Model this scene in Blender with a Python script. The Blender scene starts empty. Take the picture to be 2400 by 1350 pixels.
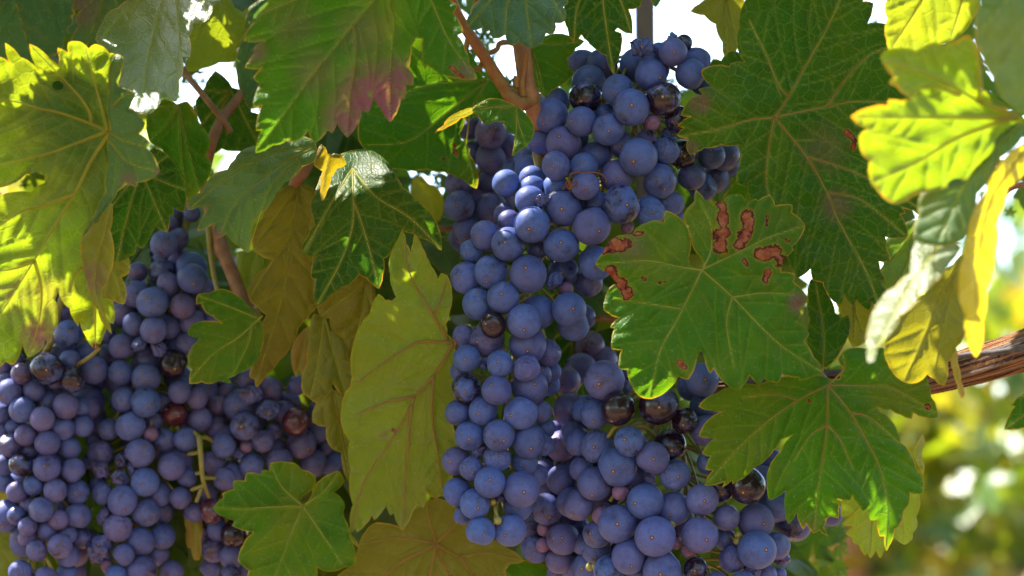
import bpy, bmesh, math, random
import numpy as np
from mathutils import Vector, Matrix, Euler, Quaternion
from mathutils.geometry import delaunay_2d_cdt

sc = bpy.context.scene
COL = sc.collection
# ------------------------------------------------------------------ camera
TILT = math.radians(6.0)
DIST = 0.94                      # camera to the plane of the fruit
FOC = 85.0 / 36.0 * 2400.0       # focal length in photo pixels
MID = Vector((0, 0, 1.2))        # the point of the fruit plane on the axis
FWD = Vector((0, math.cos(TILT), math.sin(TILT)))
UPV = Vector((0, -math.sin(TILT), math.cos(TILT)))
RGT = Vector((1, 0, 0))
CAM = MID - FWD * DIST
cam = bpy.data.cameras.new('camera')
cam.lens = 85; cam.sensor_width = 36
cam.clip_start = 0.02; cam.clip_end = 2000
cam.dof.use_dof = True; cam.dof.focus_distance = DIST - 0.008; cam.dof.aperture_fstop = 9.5
co = bpy.data.objects.new('camera', cam); COL.objects.link(co)
co.matrix_world = Matrix(((RGT.x, UPV.x, -FWD.x, CAM.x), (RGT.y, UPV.y, -FWD.y, CAM.y), (RGT.z, UPV.z, -FWD.z, CAM.z), (0, 0, 0, 1)))
sc.camera = co
# ------------------------------------------------------------------ light
SUN = Vector((-0.50, 0.24, 0.82)).normalized()      # towards the sun
elev = math.asin(SUN.z); azim = math.atan2(SUN.x, SUN.y)
w = bpy.data.worlds.new('World'); sc.world = w; w.use_nodes = True
nt = w.node_tree; nt.nodes.clear()
sky = nt.nodes.new('ShaderNodeTexSky'); sky.sky_type = 'NISHITA'; sky.sun_disc = False
sky.sun_elevation = elev; sky.sun_rotation = azim; sky.air_density = 1.0; sky.dust_density = 1.2; sky.ozone_density = 1.4
bg = nt.nodes.new('ShaderNodeBackground'); bg.inputs['Strength'].default_value = 0.15
wo = nt.nodes.new('ShaderNodeOutputWorld')
nt.links.new(sky.outputs[0], bg.inputs[0]); nt.links.new(bg.outputs[0], wo.inputs[0])
sl = bpy.data.lights.new('sun', 'SUN'); sl.energy = 3.2; sl.angle = math.radians(0.5); sl.color = (1.0, 0.93, 0.82)
so = bpy.data.objects.new('sun', sl); COL.objects.link(so); so.location = (0, 0, 6)
so.rotation_euler = SUN.to_track_quat('Z', 'Y').to_euler()
sc.view_settings.view_transform = 'Standard'; sc.view_settings.look = 'None'
sc.view_settings.gamma = 1; sc.view_settings.use_curve_mapping = False
sc.view_settings.exposure = 2.58
sc.cycles.use_denoising = True
sc.cycles.max_bounces = 8; sc.cycles.transmission_bounces = 6; sc.cycles.diffuse_bounces = 5

rng = random.Random(7); nrg = np.random.default_rng(11)
S0 = DIST / FOC                  # metres per photo pixel in the fruit plane


def at(px, py, d=0.0):
    """photo pixel + depth behind the fruit plane -> world point"""
    D = DIST + d
    return CAM + FWD * D + RGT * ((px - 1200) / FOC * D) - UPV * ((py - 675) / FOC * D)


def at_np(px, py, d):
    D = DIST + d
    c = np.array(CAM); return c + np.outer(D, np.array(FWD)) + np.outer((px - 1200) / FOC * D, np.array(RGT)) - np.outer((py - 675) / FOC * D, np.array(UPV))


def pix(P):
    v = P - CAM; D = v.dot(FWD)
    return 1200 + v.dot(RGT) / D * FOC, 675 - v.dot(UPV) / D * FOC, D - DIST


# ------------------------------------------------------------------ tagging
def tag(o, label=None, cat=None, group=None, kind=None):
    if label: o['label'] = label
    if cat: o['category'] = cat
    if group: o['group'] = group
    if kind: o['kind'] = kind
    return o


def empty(name, loc, label=None, cat=None, group=None):
    o = bpy.data.objects.new(name, None); COL.objects.link(o); o.location = loc
    o.empty_display_size = 0.01
    return tag(o, label, cat, group)


def link(name, me, mat, parent=None, base=None):
    o = bpy.data.objects.new(name, me)
    if mat: me.materials.append(mat)
    COL.objects.link(o)
    if parent is not None: o.parent = parent
    return o


def mesh_np(name, V, F, smooth=True):
    """V (n,3); F list/array of equal-length faces"""
    me = bpy.data.meshes.new(name)
    V = np.asarray(V, dtype=np.float32); F = np.asarray(F, dtype=np.int32)
    k = F.shape[1]
    me.vertices.add(len(V)); me.vertices.foreach_set('co', V.ravel())
    me.loops.add(F.size); me.loops.foreach_set('vertex_index', F.ravel())
    me.polygons.add(len(F)); me.polygons.foreach_set('loop_start', np.arange(0, F.size, k, dtype=np.int32))
    me.polygons.foreach_set('loop_total', np.full(len(F), k, dtype=np.int32))
    me.polygons.foreach_set('use_smooth', np.full(len(F), smooth))
    me.update(calc_edges=True); me.validate()
    return me


def attr(me, name, data, typ='FLOAT'):
    a = me.attributes.new(name, typ, 'POINT')
    a.data.foreach_set('value' if typ == 'FLOAT' else 'vector', np.asarray(data, dtype=np.float32).ravel())


def spline(P, n):
    """Catmull-Rom through the points, n samples per piece"""
    P = [Vector(p) for p in P]
    if len(P) < 3:
        return [P[0].lerp(P[-1], i / n) for i in range(n + 1)]
    Q = [P[0] * 2 - P[1]] + P + [P[-1] * 2 - P[-2]]
    out = []
    for i in range(1, len(Q) - 2):
        a, b, c, d = Q[i - 1:i + 3]
        for k in range(n):
            t = k / n
            out.append(0.5 * (2 * b + (c - a) * t + (2 * a - 5 * b + 4 * c - d) * t * t + (3 * b - a - 3 * c + d) * t ** 3))
    out.append(P[-1])
    return out


def tube_data(pts, rads, seg=10, rough=0.0, seed=0):
    """tapered tube with closed ends -> V, quads"""
    r = random.Random(seed); n = len(pts); V = []; F = []
    up = Vector((0.3, -0.8, 0.5)); prev = None
    for i, p in enumerate(pts):
        t = (pts[min(i + 1, n - 1)] - pts[max(i - 1, 0)]).normalized()
        if prev is None:
            a = t.orthogonal().normalized()
        else:
            a = (prev - t * prev.dot(t)).normalized()
        prev = a; b = t.cross(a)
        for k in range(seg):
            th = 2 * math.pi * k / seg
            q = rads[i] * (1 + rough * (r.random() - 0.5))
            V.append(p + a * (math.cos(th) * q) + b * (math.sin(th) * q))
    for i in range(n - 1):
        for k in range(seg):
            F.append((i * seg + k, i * seg + (k + 1) % seg, (i + 1) * seg + (k + 1) % seg, (i + 1) * seg + k))
    for base, pt in ((0, pts[0]), ((n - 1) * seg, pts[-1])):
        c = len(V); V.append(pt)
        for k in range(0, seg, 1):
            F.append((base + k, base + (k + 1) % seg, c, c) if False else (base + k, base + (k + 1) % seg, c, base + k))
    return V, F


class Tubes:
    def __init__(s): s.bm = bmesh.new()

    def add(s, pts, r0, r1=None, seg=10, n=8, smooth=True, rough=0.0, radf=None):
        P = spline(pts, n) if smooth else [Vector(p) for p in pts]
        r1 = r0 if r1 is None else r1; m = len(P)
        up = None; rings = []
        for i, p in enumerate(P):
            t = (P[min(i + 1, m - 1)] - P[max(i - 1, 0)]).normalized()
            up = t.orthogonal().normalized() if up is None else (up - t * up.dot(t)).normalized()
            b = t.cross(up); u = i / (m - 1)
            ra = (r0 + (r1 - r0) * u) * (radf(u) if radf else 1.0)
            rings.append([s.bm.verts.new(p + (up * math.cos(2 * math.pi * k / seg) + b * math.sin(2 * math.pi * k / seg)) * (ra * (1 + rough * (rng.random() - .5)))) for k in range(seg)])
        for A, B in zip(rings, rings[1:]):
            for k in range(seg):
                s.bm.faces.new((A[k], A[(k + 1) % seg], B[(k + 1) % seg], B[k]))
        s.bm.faces.new(rings[0][::-1]); s.bm.faces.new(rings[-1])
        return P

    def build(s, name, mat, parent=None, origin=None):
        me = bpy.data.meshes.new(name)
        bmesh.ops.recalc_face_normals(s.bm, faces=s.bm.faces)
        if origin is not None: bmesh.ops.translate(s.bm, vec=-Vector(origin), verts=s.bm.verts)
        for f in s.bm.faces: f.smooth = True
        s.bm.to_mesh(me); s.bm.free()
        return link(name, me, mat, parent)


# ------------------------------------------------------------------ materials
class NG:
    def __init__(s, name):
        s.m = bpy.data.materials.new(name); s.m.use_nodes = True
        s.t = s.m.node_tree; s.t.nodes.clear()
        s.out = s.t.nodes.new('ShaderNodeOutputMaterial')

    def n(s, typ, ins=None, **props):
        nd = s.t.nodes.new('ShaderNode' + typ)
        for k, v in props.items(): setattr(nd, k, v)
        for k, v in (ins or {}).items(): s.set(nd.inputs[k], v)
        return nd

    def set(s, sock, v):
        if isinstance(v, bpy.types.NodeSocket): s.t.links.new(v, sock)
        elif isinstance(v, bpy.types.Node): s.t.links.new(v.outputs[0], sock)
        else:
            if isinstance(v, (tuple, list)) and len(v) == 3 and sock.type == 'RGBA': v = (*v, 1)
            sock.default_value = v

    def math(s, op, a, b=0.0, c=0.0, clamp=False):
        nd = s.t.nodes.new('ShaderNodeMath'); nd.operation = op; nd.use_clamp = clamp
        for i, v in enumerate((a, b, c)):
            if i < len(nd.inputs): s.set(nd.inputs[i], v)
        return nd.outputs[0]

    def mix(s, f, a, b, mode='MIX'):
        nd = s.t.nodes.new('ShaderNodeMix'); nd.data_type = 'RGBA'; nd.blend_type = mode
        s.set(nd.inputs[0], f); s.set(nd.inputs[6], a); s.set(nd.inputs[7], b)
        return nd.outputs[2]

    def ramp(s, v, a, b, lo=0.0, hi=1.0):
        nd = s.t.nodes.new('ShaderNodeMapRange'); nd.interpolation_type = 'SMOOTHSTEP'
        for k, x in zip(('Value', 'From Min', 'From Max', 'To Min', 'To Max'), (v, a, b, lo, hi)): s.set(nd.inputs[k], x)
        return nd.outputs[0]

    def noise(s, vec, scale, detail=3, rough=0.55):
        nd = s.n('TexNoise', {'Scale': scale, 'Detail': detail, 'Roughness': rough})
        if vec is not None: s.set(nd.inputs['Vector'], vec)
        return nd.outputs[0]

    def at(s, name, typ='GEOMETRY'):
        return s.n('Attribute', attribute_name=name, attribute_type=typ)

    def done(s, surf):
        s.t.links.new(surf.outputs[0] if isinstance(surf, bpy.types.Node) else surf, s.out.inputs[0]); return s.m


def leaf_material(name, top, top2, trans, rim=(0.42, 0.29, 0.03), vein=(0.20, 0.25, 0.025), tfac=0.42, rough=0.42, spec=0.45, dust=0.26, netv=0.35, blush=(0.20, 0.065, 0.12), rust=0.0, age=0.35):
    g = NG(name)
    lc = g.at('lc').outputs['Vector']; veinA = g.at('vein').outputs['Fac']; edgeA = g.at('edge').outputs['Fac']
    blight = g.at('blight').outputs['Fac']; blushA = g.at('blush').outputs['Fac']
    n1 = g.noise(lc, 60, 4); n2 = g.noise(lc, 260, 4, 0.65); n3 = g.noise(lc, 1400, 2)
    # distort coordinates so that the net of small veins is not regular
    dis = g.n('TexNoise', {'Vector': lc, 'Scale': 160.0, 'Detail': 2.0})
    warp = g.n('VectorMath', {0: dis.outputs['Color'], 1: (0.0035, 0.0035, 0.0)}, operation='MULTIPLY')
    lw = g.n('VectorMath', {0: lc, 1: warp.outputs[0]}, operation='ADD').outputs[0]
    v1 = g.n('TexVoronoi', {'Vector': lw, 'Scale': 190.0}, feature='DISTANCE_TO_EDGE', voronoi_dimensions='2D')
    v2 = g.n('TexVoronoi', {'Vector': lw, 'Scale': 620.0}, feature='DISTANCE_TO_EDGE', voronoi_dimensions='2D')
    net1 = g.ramp(v1.outputs[0], 0.0, 0.075, 1.0, 0.0); net2 = g.ramp(v2.outputs[0], 0.0, 0.14, 1.0, 0.0)
    net = g.math('MAXIMUM', net1, g.math('MULTIPLY', net2, 0.45))
    vv = g.math('MAXIMUM', veinA, g.math('MULTIPLY', net, netv))
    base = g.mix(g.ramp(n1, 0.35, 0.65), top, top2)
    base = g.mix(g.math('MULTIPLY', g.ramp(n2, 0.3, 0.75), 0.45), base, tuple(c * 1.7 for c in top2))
    agef = g.math('MULTIPLY', g.ramp(g.math('ADD', g.noise(lc, 22, 3, .5), g.math('MULTIPLY', g.math('SUBTRACT', n2, .5), .25)), 0.44, 0.66), age)
    base = g.mix(agef, base, (0.13, 0.12, 0.004))
    base = g.mix(g.math('MULTIPLY', vv, 0.75), base, vein)
    rimf = g.ramp(g.math('ADD', edgeA, g.math('MULTIPLY', g.math('SUBTRACT', n2, 0.5), 1.2)), 0.25, 0.95)
    rimf = g.math('MULTIPLY', rimf, g.ramp(n1, 0.4, 0.62, 0.15, 1.0))
    base = g.mix(g.math('MULTIPLY', rimf, 0.8), base, rim)
    bl = g.math('MULTIPLY', blushA, g.ramp(g.math('ADD', g.math('MULTIPLY', n2, 0.5), g.math('MULTIPLY', g.noise(lc, 620, 3, .6), 0.5)), 0.33, 0.5), clamp=True)
    base = g.mix(bl, base, blush)
    if rust:
        rr = g.math('MULTIPLY', g.ramp(g.noise(lc, 120, 5, 0.7), 0.56, 0.7), rust)
        base = g.mix(rr, base, (0.16, 0.06, 0.012))
    # pale dust and spray residue
    du = g.math('MULTIPLY', g.ramp(g.noise(lc, 700, 5, 0.75), 0.56, 0.74), dust)
    sp = g.n('TexVoronoi', {'Vector': lc, 'Scale': 150.0, 'Randomness': 1.0}, feature='F1', voronoi_dimensions='2D')
    spot = g.math('MULTIPLY', g.ramp(g.math('ADD', sp.outputs['Distance'], g.math('MULTIPLY', n3, 0.09)), 0.075, 0.11, 1.0, 0.0), min(1, dust * 1.7))
    base = g.mix(g.math('MAXIMUM', du, spot), base, (0.34, 0.33, 0.28))
    # dead patches: dark margin, rusty middle
    bj = g.math('ADD', blight, g.math('MULTIPLY', g.ramp(blight, 0.0, 0.3),  g.math('MULTIPLY', g.math('ADD', g.math('SUBTRACT', g.noise(lc, 210, 2, .5), 0.5), g.math('MULTIPLY', g.math('SUBTRACT', g.noise(lc, 800, 3, .7), 0.5), 0.45)), 1.9)))
    halo = g.ramp(bj, 0.0, 0.26); marg = g.ramp(bj, 0.3, 0.4); core = g.ramp(bj, 0.52, 0.66)
    base = g.mix(g.math('MULTIPLY', halo, 0.85), base, (0.22, 0.15, 0.012))
    base = g.mix(marg, base, (0.045, 0.010, 0.012))
    base = g.mix(core, base, g.mix(g.ramp(n2, .3, .7), (0.21, 0.03, 0.010), (0.46, 0.17, 0.075)))
    tcol = g.mix(g.math('MULTIPLY', vv, 0.55), trans, tuple(min(1, c * 1.25 + 0.06) for c in trans))
    tcol = g.mix(agef, tcol, (0.55, 0.48, 0.01))
    tcol = g.mix(g.math('MULTIPLY', g.ramp(n2, 0.35, 0.7), 0.3), tcol, tuple(c * 0.6 for c in trans))
    tcol = g.mix(g.math('MULTIPLY', rimf, 0.85), tcol, (0.85, 0.36, 0.015))
    tcol = g.mix(marg, tcol, (0.16, 0.02, 0.01))
    tcol = g.mix(g.math('MULTIPLY', bl, 0.85), tcol, (0.3, 0.06, 0.04))
    h = g.math('ADD', g.math('MULTIPLY', net1, -0.5), g.math('ADD', g.math('MULTIPLY', net2, -0.25), g.math('ADD', g.math('MULTIPLY', veinA, 0.5), g.math('MULTIPLY', n2, 0.6))))
    bmp = g.n('Bump', {'Height': h, 'Strength': 0.45, 'Distance': 0.0006})
    rgh = g.math('ADD', rough - 0.1, g.math('MULTIPLY', n2, 0.25))
    pr = g.n('BsdfPrincipled', {'Base Color': base, 'Roughness': rgh, 'Specular IOR Level': spec, 'Normal': bmp.outputs[0]})
    tr = g.n('BsdfTranslucent', {'Color': tcol, 'Normal': bmp.outputs[0]})
    ms = g.n('MixShader', {0: g.math('MULTIPLY', g.math('SUBTRACT', 1.0, g.math('MULTIPLY', du, 0.5)), tfac), 1: pr.outputs[0], 2: tr.outputs[0]})
    return g.done(ms)


LEAFM = {
    'green': leaf_material('leaf_green', (0.006, 0.072, 0.003), (0.018, 0.096, 0.003), (0.15, 0.36, 0.003), spec=0.16, netv=0.26, dust=0.18),
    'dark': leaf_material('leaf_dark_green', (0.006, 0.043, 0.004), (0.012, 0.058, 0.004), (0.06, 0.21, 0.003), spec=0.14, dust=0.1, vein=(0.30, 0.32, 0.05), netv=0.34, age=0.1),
    'dusty': leaf_material('leaf_dusty', (0.036, 0.098, 0.04), (0.054, 0.118, 0.045), (0.18, 0.34, 0.02), rough=0.5, spec=0.35, dust=0.3),
    'waxy': leaf_material('leaf_waxy', (0.04, 0.095, 0.045), (0.065, 0.115, 0.06), (0.18, 0.34, 0.02), rough=0.4, spec=0.75, dust=0.4),
    'blue': leaf_material('leaf_bluish', (0.018, 0.08, 0.05), (0.03, 0.10, 0.045), (0.12, 0.26, 0.03), rough=0.45, dust=0.25, age=0.08),
    'olive': leaf_material('leaf_olive', (0.085, 0.105, 0.004), (0.115, 0.12, 0.005), (0.36, 0.33, 0.008), dust=0.12, rust=0.25),
    'brown': leaf_material('leaf_brown_olive', (0.115, 0.09, 0.002), (0.13, 0.115, 0.003), (0.36, 0.27, 0.005), dust=0.08, rust=0.3),
    'pale': leaf_material('leaf_pale_olive', (0.115, 0.20, 0.007), (0.165, 0.23, 0.009), (0.36, 0.46, 0.01), dust=0.34, vein=(0.2, 0.17, 0.06), netv=0.16, rust=0.12),
    'glow': leaf_material('leaf_yellow_green', (0.03, 0.11, 0.008), (0.05, 0.13, 0.008), (0.40, 0.58, 0.006), dust=0.1, vein=(0.3, 0.3, 0.05), netv=0.55, rust=0.25),
    'yellow': leaf_material('leaf_yellow', (0.28, 0.24, 0.012), (0.34, 0.26, 0.012), (0.88, 0.72, 0.012), dust=0.1, vein=(0.4, 0.3, 0.06), netv=0.3),
    'lime': leaf_material('leaf_lime', (0.09, 0.15, 0.015), (0.12, 0.17, 0.015), (0.5, 0.6, 0.015), dust=0.1),
    'orange': leaf_material('leaf_orange', (0.20, 0.12, 0.015), (0.24, 0.15, 0.02), (0.45, 0.26, 0.02), dust=0.1, rust=0.5),
}


def plain(name, c1, c2, scale, rough=0.6, spec=0.4, bump=0.3, bdist=0.001, stretch=None, trans=None):
    g = NG(name); tc = g.n('TexCoord'); v = tc.outputs['Object']
    if stretch:
        v = g.n('Mapping', {'Vector': v, 'Scale': stretch}).outputs[0]
    a = g.noise(v, scale, 5, 0.65)
    col = g.mix(g.ramp(a, 0.3, 0.7), c1, c2)
    b = g.n('Bump', {'Height': a, 'Strength': bump, 'Distance': bdist})
    pr = g.n('BsdfPrincipled', {'Base Color': col, 'Roughness': rough, 'Specular IOR Level': spec, 'Normal': b.outputs[0]})
    if trans:
        pr = g.n('MixShader', {0: 0.6, 1: pr.outputs[0], 2: g.n('BsdfTranslucent', {'Color': trans}).outputs[0]})
    return g.done(pr)


M_VEIN = plain('leaf_vein', (0.20, 0.22, 0.05), (0.26, 0.25, 0.06), 300, 0.5, trans=(0.85, 0.78, 0.08))
M_VEINR = plain('leaf_vein_tan', (0.26, 0.17, 0.06), (0.30, 0.22, 0.08), 300, 0.5, trans=(0.7, 0.5, 0.12))
M_CANE = plain('cane_bark', (0.20, 0.085, 0.035), (0.32, 0.15, 0.06), 240, 0.5, 0.4, 0.5, 0.0008)
M_CANE2 = plain('cane_dull', (0.16, 0.075, 0.04), (0.24, 0.12, 0.07), 200, 0.6, 0.3, 0.5, 0.0008)
M_SHOOT = plain('shoot_bark', (0.19, 0.06, 0.02), (0.21, 0.13, 0.035), 160, 0.5, 0.4, 0.3, 0.0006)
M_DRY = plain('dry_tendril', (0.10, 0.035, 0.015), (0.16, 0.06, 0.02), 400, 0.7)
M_RACHIS = plain('rachis_green', (0.16, 0.15, 0.03), (0.24, 0.18, 0.05), 300, 0.55)
M_POST = plain('painted_steel', (0.15, 0.105, 0.13), (0.19, 0.13, 0.15), 60, 0.5, 0.4, 0.2)
M_WIRE = plain('wire_grey', (0.06, 0.052, 0.055), (0.11, 0.10, 0.105), 300, 0.75, 0.2)


def berry_material():
    g = NG('grape_skin')
    tc = g.n('TexCoord'); oi = g.n('ObjectInfo')
    off = g.n('VectorMath', {0: (37.0, 71.0, 13.0), 1: oi.outputs['Random']}, operation='SCALE')
    g.set(off.inputs['Scale'], oi.outputs['Random'])
    P = g.n('VectorMath', {0: tc.outputs['Object'], 1: off.outputs[0]}, operation='ADD').outputs[0]
    bloom = g.at('bloom', 'OBJECT').outputs['Fac']; red = g.at('red', 'OBJECT').outputs['Fac']
    big = g.noise(P, 1.1, 3, 0.6); mid = g.noise(P, 3.2, 4, 0.7); fine = g.noise(P, 16, 4, 0.75)
    # bloom wiped off in patches
    rub = g.ramp(g.math('ADD', big, g.math('MULTIPLY', g.math('SUBTRACT', mid, 0.5), 0.35)), g.math('SUBTRACT', 0.9, bloom), g.math('SUBTRACT', 1.3, bloom))
    # hair-thin scratches
    sc1 = g.n('Mapping', {'Vector': P, 'Rotation': (0.5, 0.9, 0.3), 'Scale': (1.6, 9.0, 9.0)})
    s1 = g.noise(sc1.outputs[0], 2.2, 2, 0.5)
    scr = g.math('MULTIPLY', g.ramp(g.math('ABSOLUTE', g.math('SUBTRACT', s1, 0.5)), 0.0, 0.022, 1.0, 0.0), g.ramp(mid, 0.5, 0.62))
    sc2 = g.n('Mapping', {'Vector': P, 'Rotation': (1.7, 0.2, 1.1), 'Scale': (1.4, 11.0, 11.0)})
    s2 = g.noise(sc2.outputs[0], 2.0, 2, 0.5)
    scr2 = g.math('MULTIPLY', g.ramp(g.math('ABSOLUTE', g.math('SUBTRACT', s2, 0.5)), 0.0, 0.018, 1.0, 0.0), g.ramp(g.noise(P, 2.1, 2), 0.52, 0.66))
    # pores
    vo = g.n('TexVoronoi', {'Vector': P, 'Scale': 6.5}, feature='F1')
    pore = g.ramp(vo.outputs['Distance'], 0.05, 0.10, 1.0, 0.0)
    speck = g.math('MULTIPLY', g.ramp(fine, 0.52, 0.72), 0.55)
    loss = g.math('MAXIMUM', g.math('MAXIMUM', scr, scr2), g.math('MAXIMUM', g.math('MULTIPLY', pore, 0.7), speck))
    thin = g.math('MULTIPLY', g.at('thin', 'OBJECT').outputs['Fac'], g.ramp(g.math('ADD', g.math('MULTIPLY', mid, 0.6), g.math('MULTIPLY', big, 0.4)), 0.34, 0.6, 0.62, 1.0))
    bf = g.math('MULTIPLY', g.math('MULTIPLY', rub, thin), g.math('SUBTRACT', 1.0, g.math('MULTIPLY', loss, 0.92)), clamp=True)
    skin = g.mix(big, (0.007, 0.005, 0.014), (0.018, 0.007, 0.016))
    skin = g.mix(red, skin, (0.10, 0.02, 0.035))
    wax = g.mix(mid, (0.046, 0.108, 0.38), (0.118, 0.180, 0.50))
    wax = g.mix(g.math('MULTIPLY', oi.outputs['Random'], 0.45), wax, (0.065, 0.075, 0.28))
    wax = g.mix(g.math('MULTIPLY', red, 0.8), wax, (0.24, 0.11, 0.17))
    col = g.mix(g.math('MULTIPLY', bf, 0.93), skin, wax)
    # remains of the flower at the free end of the berry (local -Z)
    sep = g.n('SeparateXYZ', {0: tc.outputs['Object']})
    rad = g.math('SQRT', g.math('ADD', g.math('MULTIPLY', sep.outputs[0], sep.outputs[0]), g.math('MULTIPLY', sep.outputs[1], sep.outputs[1])))
    under = g.ramp(sep.outputs[2], -0.5, -0.7, 0.0, 1.0)
    ring = g.math('MULTIPLY', g.ramp(g.math('ADD', rad, g.math('MULTIPLY', mid, 0.03)), 0.10, 0.14, 1.0, 0.0), under)
    dot = g.math('MULTIPLY', g.ramp(rad, 0.04, 0.06, 1.0, 0.0), under)
    col = g.mix(ring, col, (0.07, 0.028, 0.016))
    col = g.mix(dot, col, (0.38, 0.20, 0.09))
    rough = g.math('ADD', g.math('MULTIPLY', bf, 0.5), 0.13)
    hgt = g.math('ADD', g.math('MULTIPLY', ring, 0.5), g.math('ADD', g.math('MULTIPLY', fine, 0.12), g.math('MULTIPLY', loss, -0.1)))
    bmp = g.n('Bump', {'Height': hgt, 'Strength': 0.35, 'Distance': 0.0005})
    pr = g.n('BsdfPrincipled', {'Base Color': col, 'Roughness': rough, 'Specular IOR Level': g.math('SUBTRACT', 0.5, g.math('MULTIPLY', bf, 0.38)), 'Normal': bmp.outputs[0]})
    g.set(pr.inputs['Sheen Weight'], g.math('MULTIPLY', bf, 0.03)); pr.inputs['Sheen Tint'].default_value = (0.6, 0.7, 1.0, 1)
    return g.done(pr)


M_BERRY = berry_material()
M_GREENB = plain('unripe_skin', (0.20, 0.19, 0.045), (0.30, 0.25, 0.07), 2, 0.5)
#PART2
# ================================================================== ground
def ground():
    g = NG('dry_soil'); tc = g.n('TexCoord')
    a = g.noise(tc.outputs['Object'], 1.2, 6, 0.6); b = g.noise(tc.outputs['Object'], 18, 5, 0.7)
    col = g.mix(g.ramp(a, 0.35, 0.65), (0.22, 0.115, 0.055), (0.16, 0.10, 0.05))
    col = g.mix(g.math('MULTIPLY', b, 0.5), col, (0.24, 0.14, 0.075))
    bp = g.n('Bump', {'Height': b, 'Strength': 0.6, 'Distance': 0.03})
    m = g.done(g.n('BsdfPrincipled', {'Base Color': col, 'Roughness': 0.95, 'Normal': bp.outputs[0]}))
    me = bpy.data.meshes.new('ground')
    R = 900
    me.from_pydata([(-R, -R, 0), (R, -R, 0), (R, R, 0), (-R, R, 0)], [], [(0, 1, 2, 3)])
    o = link('ground', me, m); tag(o, 'dry pale brown vineyard soil', 'ground', kind='structure')


ground()


# ================================================================== leaves
def inside(px, py, poly):
    poly = np.asarray(poly); x0, y0 = poly[:, 0], poly[:, 1]; x1, y1 = np.roll(x0, -1), np.roll(y0, -1)
    r = np.zeros(len(px), bool)
    for a, b, c, d in zip(x0, y0, x1, y1):
        if b == d: continue
        k = ((b > py) != (d > py)) & (px < (c - a) * (py - b) / (d - b) + a)
        r ^= k
    return r


def segdist(px, py, segs):
    """distance of points to a list of segments (x0,y0,x1,y1)"""
    best = np.full(len(px), 1e9)
    for a, b, c, d in segs:
        ex, ey = c - a, d - b; L = ex * ex + ey * ey + 1e-9
        t = np.clip(((px - a) * ex + (py - b) * ey) / L, 0, 1)
        best = np.minimum(best, np.hypot(px - a - t * ex, py - b - t * ey))
    return best


def refine(poly, bulge=0.07, step=7.0, teeth=0.0, seed=0):
    """outline control points -> close-set outline: convex edges, optional saw teeth"""
    r = random.Random(seed); P = [Vector(p) for p in poly]; n = len(P)
    area = sum(P[i].x * P[(i + 1) % n].y - P[(i + 1) % n].x * P[i].y for i in range(n))
    sgn = 1 if area > 0 else -1
    if teeth:
        Q = []
        for i in range(n):
            a, b = P[i], P[(i + 1) % n]; L = (b - a).length
            k = int(L / (teeth * 3.0)); Q.append(a)
            if k < 1: continue
            e = (b - a) / L; o = Vector((e.y, -e.x)) * sgn
            for j in range(k):
                u = (j + 0.62 + r.uniform(-.15, .15)) / k; v = (j + 0.95) / k
                s = teeth * r.uniform(0.6, 1.25)
                Q.append(a + e * (L * u) + o * s)
                if v < 0.97: Q.append(a + e * (L * v) - o * (s * 0.1))
        P = Q; n = len(P)
    out = []
    for i in range(n):
        a, b = P[i], P[(i + 1) % n]; e = b - a; L = e.length
        if L < 0.5: continue
        o = Vector((e.y, -e.x)) / L * sgn; k = max(1, int(L / step))
        h = bulge * L if L > 10 else 0
        for j in range(k):
            t = j / k
            wob = (r.random() - .5) * 1.2 if 0 < j else 0
            out.append(a + e * t + o * (4 * h * t * (1 - t) + wob))
    return out


def secondary(mains, poly, gap, seed, jx, jy):
    """side veins leaving the main veins, alternate sides, up to the margin"""
    r = random.Random(seed); polya = np.array([(p.x, p.y) for p in poly]); res = []
    placed = []
    allm = [(a[0], a[1], b[0], b[1]) for m in mains for a, b in zip(m, m[1:])]
    for m in mains:
        P = [Vector(p) for p in m]
        seglen = [(b - a).length for a, b in zip(P, P[1:])]; T = sum(seglen)
        if T < gap: continue
        s = gap * 0.7; side = r.choice((-1, 1))
        own = [(a.x, a.y, b.x, b.y) for a, b in zip(P, P[1:])]
        oth = [q for q in allm if q not in own] + placed; mine = []
        while s < T * 0.93:
            q = s
            for a, b, L in zip(P, P[1:], seglen):
                if q <= L: break
                q -= L
            p = a.lerp(b, q / L); d = (b - a).normalized()
            for sd in (side, -side) if r.random() < 0.8 else (side,):
                th = sd * math.radians(r.uniform(42, 58)); c, sn = math.cos(th), math.sin(th)
                e = Vector((d.x * c - d.y * sn, d.x * sn + d.y * c)); cur = p.copy(); line = [cur.copy()]
                maxl = (T - s) * 0.75 + gap * 0.6; go = 0; st = 6.0
                while go < maxl:
                    e = (e + d * 0.012 + Vector((r.uniform(-.05, .05), r.uniform(-.05, .05)))).normalized(); cur = cur + e * st; go += st
                    xx, yy = np.array([cur.x]), np.array([cur.y])
                    if not inside(xx, yy, polya)[0]: break
                    if oth and segdist(xx, yy, oth)[0] < 5: break
                    line.append(cur.copy())
                if len(line) > 3:
                    res.append([(v.x, v.y) for v in line]); mine += [(a.x, a.y, b.x, b.y) for a, b in zip(line, line[1:])]
                if sd == side: p = p + d * (gap * 0.25 * r.random())
            side = -side; s += gap * r.uniform(0.8, 1.25)
        placed += mine
    return res


FACE = []      # (outline, depth function) of every leaf
OUTL = []      # outlines of the leaves, to see where the foliage behind still has holes


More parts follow.
